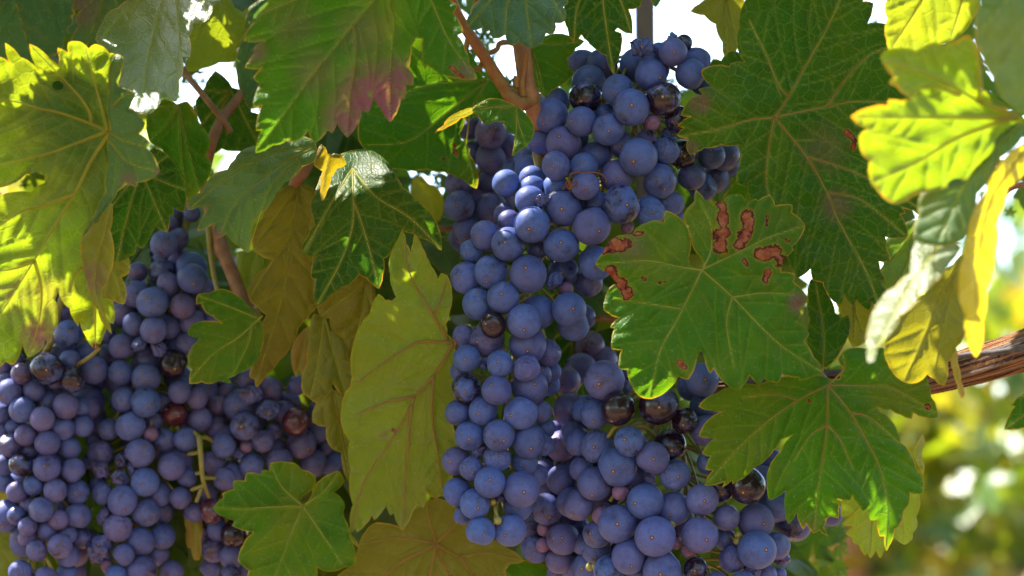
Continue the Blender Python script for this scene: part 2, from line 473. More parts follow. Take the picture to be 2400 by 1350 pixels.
def leaf(label, pts, d, j, veins=None, mat='green', sx=0.0, sy=0.0, curv=0.0, cup=0.0, creases=(), bump=1.0, teeth=0.0, bulge=0.07, h=4.5,
         blights=(), blush=(), under=False, vcol=None, vw=1.0, seed=None, group='leaves of the vine around the fruit', gap=46.0, ribs=True, petiole=None, extra=None, name='grape_leaf', parent=None, part=None, rimw=4.0):
    """one leaf: a traced outline meshed closely and bent in depth, its ribs as raised tubes"""
    seed = seed if seed is not None else int(abs(pts[0][0] * 31 + pts[0][1] * 17 + len(pts)))
    jx, jy = j
    out = refine(pts, bulge, 7.0 if h < 7 else 11.0, teeth, seed)
    pa = np.array([(p.x, p.y) for p in out])
    x0, y0 = pa.min(0); x1, y1 = pa.max(0)
    gx, gy = np.meshgrid(np.arange(x0, x1, h), np.arange(y0, y1, h))
    gx = gx + (np.arange(gx.shape[0]) % 2)[:, None] * h * 0.5
    gx = gx.ravel() + nrg.uniform(-.12, .12, gx.size) * h; gy = gy.ravel() + nrg.uniform(-.12, .12, gy.size) * h
    k = inside(gx, gy, pa); gx, gy = gx[k], gy[k]
    osegs = [(a[0], a[1], b[0], b[1]) for a, b in zip(pa, np.roll(pa, -1, 0))]
    ed = segdist(gx, gy, osegs); k = ed > h * 0.55; gx, gy, ed = gx[k], gy[k], ed[k]
    OUTL.append(pa)
    verts = [Vector((float(a), float(b))) for a, b in pa] + [Vector((float(a), float(b))) for a, b in zip(gx, gy)]
    n = len(pa)
    r = delaunay_2d_cdt(verts, [(i, (i + 1) % n) for i in range(n)], [list(range(n))], 1, 1e-4)
    V2 = np.array([(v.x, v.y) for v in r[0]]); F = np.array([f for f in r[2] if len(f) == 3])
    X, Y = V2[:, 0], V2[:, 1]
    F = F[inside(X[F].mean(1), Y[F].mean(1), pa)]
    if veins is None:      # main veins: the farthest outline point in each of five sectors
        ang = np.arctan2(pa[:, 1] - jy, pa[:, 0] - jx); dd = np.hypot(pa[:, 0] - jx, pa[:, 1] - jy); veins = []
        for kk in range(7):
            a0 = -math.pi + kk * 2 * math.pi / 7; q = (ang >= a0) & (ang < a0 + 2 * math.pi / 7)
            if q.any():
                i = np.where(q)[0][dd[q].argmax()]
                if dd[i] > 60: veins.append([(jx, jy), ((jx + pa[i, 0]) / 2 + rng.uniform(-8, 8), (jy + pa[i, 1]) / 2 + rng.uniform(-8, 8)), tuple(pa[i])])
    mains = []
    for v in veins:
        q = spline([Vector((a, b, 0)) for a, b in v], 6); mains.append([(p.x, p.y) for p in q])
    second = secondary(mains, out, gap, seed, jx, jy) if gap else []
    ms = [(a[0], a[1], b[0], b[1]) for m in mains for a, b in zip(m, m[1:])]
    ss = [(a[0], a[1], b[0], b[1]) for m in second for a, b in zip(m, m[1:])]
    dm = segdist(X, Y, ms) if ms else np.full(len(X), 99.0); ds = segdist(X, Y, ss) if ss else np.full(len(X), 99.0)
    ed = segdist(X, Y, osegs)
    vein = np.maximum(np.clip(1.25 - dm / (4.0 * vw), 0, 1), 0.55 * np.clip(1.15 - ds / (2.6 * vw), 0, 1))
    dv = np.minimum(dm, ds * 1.3 + 2)
    rs = np.random.default_rng(seed); ph = rs.uniform(0, 6.28, 12); fr = rs.uniform(0.012, 0.035, 12); th = rs.uniform(0, 6.28, 12)

    def depth(x, y, dvv=None, edd=None):
        """metres behind the fruit plane"""
        u, v = (x - jx) * S0, (y - jy) * S0
        z = d + sx * u + sy * v + curv * (u * u + v * v)
        for (ax, ay, bx, by, s) in creases:      # fold along a line, bent by s beyond it
            ln = math.hypot(bx - ax, by - ay); sd = ((x - ax) * (by - ay) - (y - ay) * (bx - ax)) / ln * S0
            z = z + s * (np.sqrt(sd * sd + 4e-6) + sd) * 0.5
        wv = sum(np.sin((x * math.cos(t) + y * math.sin(t)) * f + p) for t, f, p in zip(th[:5], fr[:5], ph[:5]))
        z = z + wv * 0.00055 * bump
        wv = sum(np.sin((x * math.cos(t) + y * math.sin(t)) * f * 3 + p) for t, f, p in zip(th[5:], fr[5:], ph[5:]))
        z = z + wv * 0.00022 * bump
        if dvv is not None:
            s = -1 if not under else 1
            z = z + s * 0.0012 * bump * (1 - np.exp(-dvv / 9.0)) * np.clip(edd / 8, 0, 1)
            z = z + cup * np.exp(-edd / 30.0)
        if extra is not None: z = z + extra(x, y)
        return z

    Z = depth(X, Y, dv, ed); FACE.append((pa, depth))
    base = at(jx, jy, d)
    V3 = at_np(X, Y, Z) - np.array(base)
    if parent is None:
        root = empty(name, base, label, 'leaf', group)
    else:
        root = parent; V3 = V3 + np.array(base) - np.array(root.location)
    me = mesh_np('blade', V3, F)
    lc = np.stack([X * S0, Y * S0, np.zeros(len(X))], 1) + rs.uniform(0, 3, 3) * np.array([1, 1, 0])
    attr(me, 'lc', lc, 'FLOAT_VECTOR'); attr(me, 'vein', vein); attr(me, 'edge', np.clip(1 - ed / rimw, 0, 1))
    bl = np.zeros(len(X))
    for path, wd in blights:
        sg = [(a[0], a[1], b[0], b[1]) for a, b in zip(path, path[1:])] or [(path[0][0], path[0][1], path[0][0] + 1, path[0][1])]
        bl = np.maximum(bl, np.clip(1 - segdist(X, Y, sg) / (wd * 2.4), 0, 1))
    attr(me, 'blight', bl)
    bs = np.zeros(len(X))
    for (cx, cy, rx, s) in blush:
        bs = np.maximum(bs, s * np.clip(1.3 - np.hypot(X - cx, Y - cy) / rx, 0, 1))
    attr(me, 'blush', np.clip(bs, 0, 1))
    link(part or 'blade', me, LEAFM[mat], root)
    if ribs and mains:
        T = Tubes(); off = -0.0004 if under else -0.00005
        for m in mains:
            mm = np.array(m); mm = mm[inside(mm[:, 0], mm[:, 1], pa) | (np.arange(len(mm)) == 0)]
            if len(mm) < 3: continue
            e2 = segdist(mm[:, 0], mm[:, 1], osegs)
            zz = depth(mm[:, 0], mm[:, 1], np.zeros(len(mm)), e2) + off
            p3 = at_np(mm[:, 0], mm[:, 1], zz)
            T.add([Vector(p) for p in p3], (0.00062 if under else 0.00045) * vw, 0.00012, seg=7, smooth=False)
        T.build('rib', M_VEINR if vcol == 'tan' else M_VEIN, root, root.location)
    if petiole:
        T = Tubes(); T.add([at(*q) for q in petiole], 0.0016, 0.0013, seg=9)
        T.build('petiole', M_SHOOT, root, root.location)
    return root


def Z(off, *pts):     # coordinates read from a 3x enlargement
    return [(off[0] + x / 3, off[1] + y / 3) for x, y in pts]
# ------------------------------------------------------------------ the leaves one can tell apart
leaf('broad green leaf at the top with a purple blotched lobe and a sunlit yellow tip', [(625, 3), (637, 14), (602, 34), (603, 42), (570, 96), (622, 95), (591, 117), (597, 124), (574, 159), (613, 160), (593, 182), (609, 197), (592, 255), (614, 247), (600, 306), (612, 307), (599, 359), (640, 340), (677, 328), (680, 335), (710, 322), (722, 304), (727, 320), (738, 335), (763, 313), (767, 305), (778, 312), (790, 290), (814, 322), (843, 280), (846, 257), (862, 264), (874, 230), (892, 252), (915, 286), (940, 233), (948, 233), (951, 198), (968, 200), (970, 188), (966, 170), (957, 160), (963, 133), (963, 110), (975, 88), (992, 90), (990, 127), (992, 155), (997, 163), (1000, 153), (1017, 163), (1043, 177), (1118, 185), (1100, 150), (1090, 113), (1073, 83), (1086, 75), (1062, 30), (1072, 13), (1053, 0), (1060, -60), (1000, -130), (850, -150), (690, -90)],
     -0.045, (955, -110), [[(955, -110), (877, 0), (827, 60), (737, 170), (660, 275), (602, 352)], [(955, -110), (913, 0), (923, 50), (915, 150), (914, 280)], [(827, 60), (833, 87), (832, 147), (820, 233), (814, 316)], [(955, -110), (1010, 0), (1050, 90), (1110, 178)], [(955, -110), (800, -60), (690, 0), (600, 36)]],
     'green', sx=0.1, sy=-0.32, creases=[(1010, -60, 985, 100, -0.4)], blush=[(880, 240, 100, 1.1), (815, 285, 60, .9), (930, 190, 55, .9), (740, 170, 60, .4), (820, 290, 40, .5), (600, 120, 30, .6), (850, 80, 70, .35), (1090, 170, 30, .5), (690, 60, 60, .3)], blights=[([(1058, 158), (1085, 180)], 3)], petiole=[(955, -110, -.045), (970, -150, -.03)])

L2 = leaf('large left leaf, its margins glowing yellow green and its middle shadowed by another leaf', [(-60, 150), (0, 133), (22, 147), (12, 100), (47, 133), (93, 165), (80, 147), (69, 102), (117, 137), (137, 153), (139, 137), (135, 112), (159, 123), (160, 99), (187, 97), (208, 114), (223, 103), (243, 110), (256, 124), (270, 126), (262, 140), (259, 217), (260, 305), (258, 380), (250, 455), (222, 520), (200, 570), (205, 640), (216, 700), (262, 703), (269, 733), (265, 760), (253, 752), (250, 770), (243, 787), (224, 820), (200, 787), (187, 753), (183, 765), (163, 723), (147, 707), (136, 682), (129, 703), (136, 743), (132, 770), (125, 770), (117, 803), (105, 798), (100, 817), (65, 838), (53, 803), (50, 820), (32, 855), (13, 848), (0, 860), (-40, 800), (-60, 600), (-30, 500), (0, 458), (72, 450), (105, 428), (106, 412), (85, 403), (60, 409), (10, 438), (-60, 430)],
     -0.05, (252, 308), [[(252, 308), (213, 290), (143, 265), (97, 255), (33, 238), (-40, 232)], [(213, 288), (210, 263), (187, 227), (150, 187), (75, 110)], [(252, 308), (167, 340), (117, 358), (0, 385)], [(256, 312), (213, 377), (177, 450), (123, 537), (80, 610), (13, 717), (-10, 760)], [(176, 453), (103, 482), (57, 493), (0, 527)], [(80, 610), (95, 663), (97, 710), (88, 767), (66, 834)], [(193, 628), (173, 650), (165, 690)], [(216, 640), (222, 720), (224, 815)], [(80, 612), (40, 628), (0, 636)], [(252, 305), (232, 230), (200, 110)]],
     'glow', sx=0.05, sy=0.1, blush=[(88, 785, 42, .9), (40, 700, 60, .3), (110, 690, 60, .35)], bump=1.3, vw=1.15, under=True, blights=[([(226, 812), (223, 820)], 6)])
leaf('', [(262, 133), (276, 126), (291, 137), (284, 165), (277, 193), (283, 205), (317, 218), (309, 238), (302, 255), (317, 260), (333, 280), (341, 288), (325, 313), (353, 337), (343, 347), (367, 377), (375, 403), (353, 420), (323, 427), (322, 437), (293, 428), (276, 448), (262, 472), (217, 523), (190, 562), (222, 505), (247, 450), (255, 380), (258, 300), (256, 217)],
     -0.052, (257, 312), [[(257, 312), (290, 330), (340, 345)], [(256, 330), (300, 380), (368, 402)], [(262, 250), (290, 225), (314, 218)]], 'dusty', sx=-0.55, sy=0.0, blush=[(300, 420, 22, .5), (372, 402, 10, .9)], parent=L2, part='folded_lobe', bump=1.2)
leaf('', [(190, 562), (206, 545), (232, 520), (262, 476), (258, 540), (266, 612), (258, 640), (240, 680), (237, 700), (248, 740), (262, 783), (250, 770), (230, 727), (213, 697), (204, 660), (196, 624)],
     -0.056, (262, 480), [[(258, 485), (240, 560), (226, 620), (224, 690), (260, 780)]], 'olive', sx=0.5, sy=0.2, parent=L2, part='turned_lobe', gap=40, blush=[(215, 650, 40, .5)])

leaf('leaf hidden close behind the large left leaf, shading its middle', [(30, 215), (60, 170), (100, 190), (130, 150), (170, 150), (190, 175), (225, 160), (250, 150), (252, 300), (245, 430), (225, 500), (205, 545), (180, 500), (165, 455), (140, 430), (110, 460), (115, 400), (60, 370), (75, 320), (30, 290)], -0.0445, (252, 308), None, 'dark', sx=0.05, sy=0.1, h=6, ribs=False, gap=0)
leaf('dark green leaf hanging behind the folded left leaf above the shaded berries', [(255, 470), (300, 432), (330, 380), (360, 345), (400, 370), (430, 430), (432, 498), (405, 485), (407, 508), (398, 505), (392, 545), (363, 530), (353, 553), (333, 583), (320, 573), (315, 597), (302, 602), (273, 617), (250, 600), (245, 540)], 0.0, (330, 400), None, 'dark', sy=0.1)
leaf('small yellowish green lobe under the folded edge of the left leaf', [(235, 620), (270, 600), (302, 603), (303, 640), (285, 650), (297, 690), (290, 714), (268, 705), (240, 722), (228, 690)], 0.012, (240, 600), None, 'olive', sy=0.2, ribs=False)
leaf('silvery leaf at the top left with white sun glare across it', [(223, 93), (240, 53), (253, 30), (277, 17), (300, 0), (320, -60), (420, -110), (520, -60), (517, 2), (500, 10), (487, 47), (453, 55), (452, 67), (443, 83), (445, 135), (427, 133), (428, 173), (420, 190), (413, 238), (383, 227), (353, 267), (320, 267), (280, 250), (270, 200), (285, 167), (277, 127), (243, 110)],
     0.0, (400, -60), [[(400, -60), (370, 40), (345, 150), (330, 250)], [(400, -60), (300, 20), (240, 90)], [(400, -60), (420, 60), (415, 220)], [(400, -60), (470, 0), (490, 30)]], 'waxy', sx=-0.45, sy=-1.15, bump=1.0)
leaf('pale mauve tinged leaf behind the silvery one at the top left', [(190, -50), (170, 22), (188, 20), (177, 52), (185, 60), (165, 97), (200, 118), (240, 120), (280, 40), (340, -40)], 0.045, (260, -60), None, 'dusty', sy=-0.5, blush=[(190, 20, 50, .6)], h=6)
leaf('dark bluish leaf filling the top left corner', [(-60, -60), (90, -70), (178, -50), (170, 40), (140, 118), (95, 150), (70, 160), (10, 150), (-60, 170)], 0.07, (20, -60), None, 'blue', sy=-0.3, h=7, teeth=7)
leaf('olive translucent leaf between the silvery leaf and the broad purple blotched leaf', [(493, 20), (505, -10), (533, -6), (550, 17), (567, 28), (583, 18), (580, 33), (573, 83), (553, 117), (558, 140), (513, 147), (477, 160), (430, 167), (440, 140), (435, 80), (460, 40)], 0.06, (520, -20), None, 'lime', sy=0.15, h=6)
leaf('slate green leaf in the shade beside the edge of the broad purple blotched leaf', [(583, 18), (640, -10), (680, 60), (670, 200), (640, 262), (606, 252), (585, 255), (570, 228), (555, 175), (560, 113), (574, 70)], 0.05, (640, 0), None, 'blue', sy=0.05, h=6)
leaf('dim green leaf under the white sky specks at the upper left', [(345, 262), (383, 232), (415, 244), (440, 238), (467, 287), (492, 327), (483, 364), (497, 386), (480, 430), (440, 470), (425, 420), (405, 385), (380, 350), (350, 330)], 0.03, (420, 250), None, 'green', sy=-0.2, h=6)
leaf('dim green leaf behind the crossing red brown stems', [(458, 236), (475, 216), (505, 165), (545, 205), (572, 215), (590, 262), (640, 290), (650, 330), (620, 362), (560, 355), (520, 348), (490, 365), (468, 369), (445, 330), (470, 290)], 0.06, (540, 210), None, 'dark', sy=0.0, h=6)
leaf('grey green drooping leaf with a pink tip above the left berries', [(738, 330), (700, 318), (650, 332), (600, 341), (560, 358), (551, 372), (533, 397), (500, 410), (473, 450), (447, 463), (440, 492), (467, 484), (493, 483), (474, 512), (462, 543), (502, 523), (500, 540), (507, 560), (530, 548), (560, 577), (583, 593), (587, 543), (593, 520), (610, 502), (617, 497), (636, 474), (647, 450), (667, 427), (710, 390), (743, 372)],
     0.01, (738, 345), [[(738, 345), (650, 390), (560, 470), (520, 540)], [(738, 345), (640, 360), (540, 410), (450, 485)], [(700, 368), (630, 450), (584, 585)]], 'dusty', sx=0.1, sy=-0.75, creases=[(742, 350, 560, 500, 0.9)], blush=[(508, 550, 16, .8)], bump=1.2)
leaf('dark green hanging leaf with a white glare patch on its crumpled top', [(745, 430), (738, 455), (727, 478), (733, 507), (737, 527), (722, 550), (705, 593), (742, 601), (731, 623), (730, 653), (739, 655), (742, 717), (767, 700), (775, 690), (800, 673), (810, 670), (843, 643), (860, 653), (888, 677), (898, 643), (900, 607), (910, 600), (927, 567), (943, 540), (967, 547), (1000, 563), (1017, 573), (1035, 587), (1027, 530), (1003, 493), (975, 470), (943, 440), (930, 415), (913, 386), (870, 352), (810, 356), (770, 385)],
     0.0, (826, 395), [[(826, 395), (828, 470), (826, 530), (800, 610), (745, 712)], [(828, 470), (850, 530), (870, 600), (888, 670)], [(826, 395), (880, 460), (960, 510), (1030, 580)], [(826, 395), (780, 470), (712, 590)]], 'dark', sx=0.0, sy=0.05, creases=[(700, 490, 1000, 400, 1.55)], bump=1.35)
leaf('pale yellow curled dry leaf above the white glare patch', [(753, 337), (763, 346), (768, 361), (800, 362), (812, 385), (790, 395), (776, 415), (766, 450), (755, 472), (752, 430), (757, 402), (735, 386), (742, 360)], -0.015, (770, 370), [[(770, 370), (760, 410), (756, 465)]], 'brown', sx=0.4, sy=0.3, ribs=False, gap=0, bump=2.0)
leaf('wide dark green leaf behind the fruit with small rusty specks left of the central cane', [(840, 330), (850, 250), (935, 110), (1000, 60), (1070, 90), (1130, 180), (1200, 225), (1140, 262), (1090, 280), (1077, 313), (1080, 327), (1102, 350), (1100, 361), (1115, 390), (1121, 427), (1117, 443), (1085, 420), (1057, 408), (1040, 403), (1000, 397), (943, 397), (913, 393), (875, 365)],
     0.045, (1140, 190), [[(1140, 190), (1040, 270), (960, 330), (860, 340)], [(1140, 190), (1090, 300), (1112, 430)], [(1140, 190), (1000, 200), (880, 250)]], 'green', sy=-0.25, blights=[([(1066, 352), (1070, 362)], 2.6), ([(1064, 336), (1066, 342)], 2), ([(1036, 371), (1039, 373)], 1.6)])
leaf('green leaf right of the central cane reaching over the top berries', [(1225, 120), (1250, 100), (1293, 80), (1333, 83), (1370, 97), (1350, 113), (1330, 137), (1333, 157), (1347, 172), (1333, 187), (1310, 203), (1293, 212), (1277, 228), (1266, 217), (1240, 200), (1225, 160)], 0.02, (1240, 100), None, 'green', sy=-0.1, sx=0.1)
leaf('small curled leaf covering the shaded berries under the cane fork', [(1107, 253), (1150, 230), (1193, 240), (1230, 263), (1252, 297), (1245, 330), (1220, 350), (1200, 366), (1206, 340), (1205, 317), (1180, 293), (1182, 285), (1160, 285), (1140, 292), (1120, 271), (1107, 262)], -0.014, (1210, 250), None, 'green', sy=-0.4, creases=[(1110, 262, 1215, 320, 0.6)], gap=34)
leaf('narrow yellow green curled leaf tip pointing left under the cane fork', [(1017, 315), (1040, 293), (1047, 280), (1087, 257), (1112, 252), (1112, 262), (1080, 277), (1050, 297), (1027, 307)], 0.012, (1108, 257), [[(1108, 257), (1060, 280), (1020, 312)]], 'olive', sy=0.4, gap=0, ribs=False)
leaf('bluish green scalloped leaf at the top centre above the cane fork', [(1127, -3), (1102, 33), (1093, 50), (1102, 70), (1133, 63), (1135, 77), (1147, 72), (1155, 90), (1184, 82), (1200, 107), (1215, 98), (1233, 108), (1252, 112), (1277, 87), (1280, 78), (1297, 80), (1302, 54), (1323, 50), (1327, 30), (1320, 17), (1330, 10), (1327, -20), (1300, -80), (1220, -110), (1150, -70)], -0.012, (1225, -90), [[(1225, -90), (1232, 0), (1245, 105)], [(1225, -90), (1150, 0), (1100, 60)], [(1225, -90), (1290, -10), (1322, 45)], [(1225, -90), (1190, 10), (1185, 80)]], 'blue', sy=-0.5, bulge=0.12)
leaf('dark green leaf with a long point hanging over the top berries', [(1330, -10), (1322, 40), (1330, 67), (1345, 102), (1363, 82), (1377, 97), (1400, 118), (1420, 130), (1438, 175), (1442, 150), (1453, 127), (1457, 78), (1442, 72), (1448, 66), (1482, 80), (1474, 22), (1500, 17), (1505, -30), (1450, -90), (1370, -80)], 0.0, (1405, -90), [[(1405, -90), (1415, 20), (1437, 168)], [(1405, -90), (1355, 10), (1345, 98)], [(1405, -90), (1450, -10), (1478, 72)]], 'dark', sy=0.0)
leaf('small leaf tip beside the top of the post', [(1520, -40), (1526, 4), (1537, 18), (1548, 2), (1570, -30)], 0.03, (1545, -40), None, 'blue', gap=0, ribs=False)

leaf('largest dark green leaf on the right with a fine net of pale veins', [(1747, 0), (1733, 57), (1727, 103), (1733, 127), (1745, 145), (1713, 148), (1708, 155), (1680, 152), (1645, 163), (1648, 182), (1670, 203), (1637, 209), (1647, 222), (1617, 233), (1595, 270), (1617, 273), (1588, 295), (1602, 300), (1587, 318), (1612, 327), (1608, 345), (1617, 363), (1650, 347), (1690, 340), (1730, 340), (1738, 363), (1732, 390), (1727, 430), (1753, 437), (1760, 470), (1800, 500), (1857, 493), (1850, 560), (1845, 600), (1863, 640), (1868, 652), (1900, 630), (1905, 657), (1928, 662), (1947, 700), (1970, 715), (1978, 688), (1998, 715), (2008, 703), (2037, 727), (2043, 707), (2067, 723), (2080, 688), (2065, 663), (2075, 663), (2063, 633), (2060, 613), (2088, 612), (2077, 580), (2075, 555), (2128, 555), (2120, 517), (2110, 503), (2123, 500), (2115, 487), (2140, 493), (2173, 512), (2180, 493), (2173, 463), (2190, 440), (2150, 330), (2140, 240), (2100, 150), (2080, 120), (2075, 55), (2033, 56), (2047, 7), (2022, 3), (2040, -30), (1950, -90), (1800, -60)],
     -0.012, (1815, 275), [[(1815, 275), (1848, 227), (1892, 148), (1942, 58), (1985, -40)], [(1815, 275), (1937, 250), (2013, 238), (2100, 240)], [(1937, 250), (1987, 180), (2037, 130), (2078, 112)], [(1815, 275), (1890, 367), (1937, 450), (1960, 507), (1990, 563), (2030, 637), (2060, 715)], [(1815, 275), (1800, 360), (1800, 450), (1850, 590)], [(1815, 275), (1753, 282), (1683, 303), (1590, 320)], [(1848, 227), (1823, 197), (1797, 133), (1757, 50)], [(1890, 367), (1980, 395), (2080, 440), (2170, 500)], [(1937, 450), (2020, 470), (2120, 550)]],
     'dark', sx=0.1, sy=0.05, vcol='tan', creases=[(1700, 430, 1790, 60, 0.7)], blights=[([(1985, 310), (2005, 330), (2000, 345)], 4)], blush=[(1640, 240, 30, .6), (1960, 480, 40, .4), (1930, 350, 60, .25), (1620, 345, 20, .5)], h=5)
leaf('green leaf in front with reddish brown dead patches on its upper lobes', [(1395, 620), (1413, 593), (1423, 573), (1438, 557), (1483, 550), (1488, 537), (1537, 516), (1557, 522), (1560, 493), (1597, 513), (1609, 530), (1617, 556), (1618, 590), (1613, 604), (1618, 623), (1634, 631), (1646, 631), (1651, 618), (1641, 601), (1627, 586), (1620, 556), (1612, 530), (1601, 509), (1627, 472), (1631, 444), (1650, 467), (1673, 480), (1675, 472), (1697, 477), (1700, 462), (1737, 455), (1750, 480), (1753, 473), (1772, 465), (1776, 470), (1805, 457), (1817, 482), (1857, 480), (1855, 497), (1887, 528), (1880, 550), (1857, 577), (1860, 587), (1833, 607), (1830, 637), (1863, 643), (1860, 660), (1893, 700), (1870, 723), (1878, 740), (1867, 753), (1897, 782), (1885, 800), (1907, 837), (1928, 873), (1900, 885), (1873, 892), (1872, 884), (1833, 877), (1823, 898), (1790, 887), (1780, 902), (1757, 880), (1730, 915), (1700, 898), (1673, 863), (1664, 875), (1652, 843), (1648, 826), (1640, 823), (1633, 840), (1613, 890), (1590, 882), (1570, 910), (1527, 935), (1500, 930), (1480, 903), (1470, 867), (1450, 863), (1457, 820), (1433, 818), (1440, 770), (1430, 767), (1450, 745), (1415, 727), (1417, 703), (1433, 670), (1448, 663), (1427, 640)],
     -0.038, (1645, 633), [[(1645, 633), (1717, 697), (1790, 773), (1847, 822), (1924, 870)], [(1645, 632), (1740, 587), (1800, 557), (1882, 530)], [(1645, 633), (1600, 627), (1533, 613), (1490, 612), (1400, 619)], [(1645, 633), (1617, 690), (1583, 757), (1547, 823), (1524, 925)], [(1648, 628), (1665, 590), (1667, 533), (1640, 470)], [(1717, 697), (1790, 687), (1860, 690)], [(1716, 697), (1703, 760), (1720, 860)], [(1600, 725), (1540, 715), (1440, 700)]],
     'green', sx=0.05, sy=-0.3, curv=1.2, blights=[([(1691, 484), (1694, 528)], 8), ([(1692, 545), (1685, 560), (1691, 580)], 11), ([(1752, 503), (1750, 535), (1733, 572)], 9), ([(1785, 594), (1815, 590), (1828, 610)], 10), ([(1422, 580), (1440, 571), (1462, 574)], 10), ([(1432, 638), (1452, 660), (1468, 688)], 9), ([(1744, 612), (1751, 621)], 4), ([(1794, 656), (1801, 638)], 5), ([(1503, 650), (1512, 655)], 3), ([(1488, 548), (1506, 545)], 4), ([(1545, 662), (1560, 660)], 2.5), ([(1798, 508), (1796, 530)], 2.5), ([(1843, 563), (1850, 566)], 2.5), ([(1592, 850), (1606, 862)], 3.5)], blush=[(1870, 710, 26, .7), (1480, 580, 40, .35)], bump=1.15)
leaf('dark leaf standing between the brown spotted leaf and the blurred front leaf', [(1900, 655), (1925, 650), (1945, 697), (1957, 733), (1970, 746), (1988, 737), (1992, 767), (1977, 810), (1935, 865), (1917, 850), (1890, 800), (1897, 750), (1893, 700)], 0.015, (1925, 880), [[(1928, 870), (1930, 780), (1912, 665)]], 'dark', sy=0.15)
leaf('brownish leaf in the shade under the lower points of the largest dark leaf', [(1950, 670), (2057, 690), (2072, 740), (2040, 775), (2030, 800), (2000, 815), (1985, 783), (1975, 740)], 0.05, (2000, 690), None, 'olive', h=6, gap=0)
leaf('slate grey leaf behind the right points of the largest dark leaf', [(2077, 560), (2133, 517), (2165, 520), (2175, 580), (2160, 650), (2118, 690), (2108, 725), (2060, 735), (2045, 690), (2070, 620)], 0.03, (2160, 520), None, 'dusty', sx=-0.2, h=6)

L17 = leaf('blurred yellow green leaf close in front on the right with an orange lit margin', [(2063, 133), (2075, 118), (2100, 115), (2122, 113), (2150, 123), (2185, 100), (2213, 108), (2243, 95), (2270, 82), (2287, 100), (2297, 167), (2303, 207), (2327, 247), (2380, 265), (2400, 285), (2360, 345), (2300, 400), (2215, 440), (2160, 452), (2140, 460), (2117, 475), (2093, 478), (2063, 455), (2053, 443), (2040, 427), (2037, 377), (2020, 360), (2013, 320), (2030, 303), (1993, 273), (2043, 250), (2080, 247), (2083, 233), (2113, 237), (2134, 230), (2100, 203), (2082, 194), (2093, 180), (2067, 145)],
     -0.16, (2385, 272), [[(2385, 272), (2250, 320), (2150, 380), (2050, 425)], [(2385, 272), (2300, 240), (2200, 185), (2075, 140)], [(2250, 222), (2180, 200), (2130, 228)], [(2385, 275), (2250, 275), (2130, 275), (2000, 275)], [(2296, 238), (2296, 160), (2280, 95)]],
     'glow', sx=0.1, sy=0.15, curv=0.6, under=True, vw=1.5, rimw=15)
leaf('', [(2395, 285), (2330, 320), (2260, 395), (2195, 430), (2158, 452), (2152, 500), (2140, 560), (2190, 575), (2240, 570), (2262, 560), (2290, 455), (2345, 370), (2398, 320)], -0.158, (2390, 290), [[(2390, 290), (2270, 420), (2200, 560)]], 'dusty', sx=-0.3, sy=-0.25, parent=L17, part='hanging_lobe')
leaf('', [(2155, 545), (2168, 560), (2195, 556), (2225, 562), (2253, 578), (2225, 620), (2187, 663), (2155, 690), (2127, 727), (2108, 738), (2093, 770), (2070, 795), (2053, 817), (2048, 845), (2036, 850), (2033, 815), (2037, 760), (2067, 697), (2100, 670), (2133, 640)], -0.155, (2210, 562), [[(2210, 565), (2130, 670), (2040, 840)]], 'waxy', sx=-0.7, sy=-1.36, parent=L17, part='sunlit_lobe')
leaf('long yellow hanging leaf edge close in front at the right', [(2410, 330), (2357, 367), (2310, 450), (2280, 500), (2268, 555), (2258, 605), (2246, 680), (2262, 738), (2268, 800), (2287, 838), (2299, 820), (2305, 750), (2313, 683), (2331, 600), (2335, 520), (2362, 440), (2410, 395)], -0.145, (2400, 350), [[(2400, 350), (2320, 470), (2290, 620), (2285, 800)]], 'yellow', sx=0.9, sy=0.0, curv=0.5)
leaf('olive backlit leaf hanging under the blurred front leaf with a rounded end', [(2270, 590), (2235, 620), (2167, 690), (2117, 733), (2093, 767), (2073, 817), (2080, 850), (2113, 893), (2145, 898), (2173, 877), (2190, 888), (2213, 906), (2221, 850), (2240, 815), (2262, 783), (2280, 740), (2290, 650)], -0.075, (2250, 600), [[(2250, 610), (2200, 700), (2170, 780), (2120, 890)], [(2240, 640), (2215, 740), (2190, 870)]], 'olive', sy=0.1, bulge=0.09)
leaf('thin dry brown curl hanging beside the wooden arm', [(2228, 812), (2240, 815), (2245, 850), (2252, 893), (2262, 925), (2255, 936), (2243, 900), (2234, 870), (2228, 845)], -0.07, (2232, 812), None, 'orange', gap=0, ribs=False)
leaf('yellow green leaf with bold veins in the upper right corner', [(2080, -60), (2077, 0), (2073, 23), (2080, 43), (2073, 67), (2078, 95), (2083, 118), (2100, 118), (2147, 126), (2190, 108), (2250, 83), (2283, 40), (2297, 0), (2300, -70), (2190, -110)], -0.085, (2220, -120), [[(2220, -120), (2160, 0), (2090, 112)], [(2220, -120), (2260, -40), (2230, 85)], [(2220, -120), (2140, -60), (2076, 10)]], 'lime', sy=0.15, under=True, vw=1.7)
leaf('grey green leaf blurred close to the camera at the upper right edge', [(2300, -60), (2296, 10), (2285, 60), (2300, 130), (2333, 190), (2345, 225), (2366, 245), (2400, 265), (2470, 290), (2560, 150), (2540, -60)], -0.2, (2420, -80), None, 'dusty', sx=-0.3, sy=-0.3, h=7)
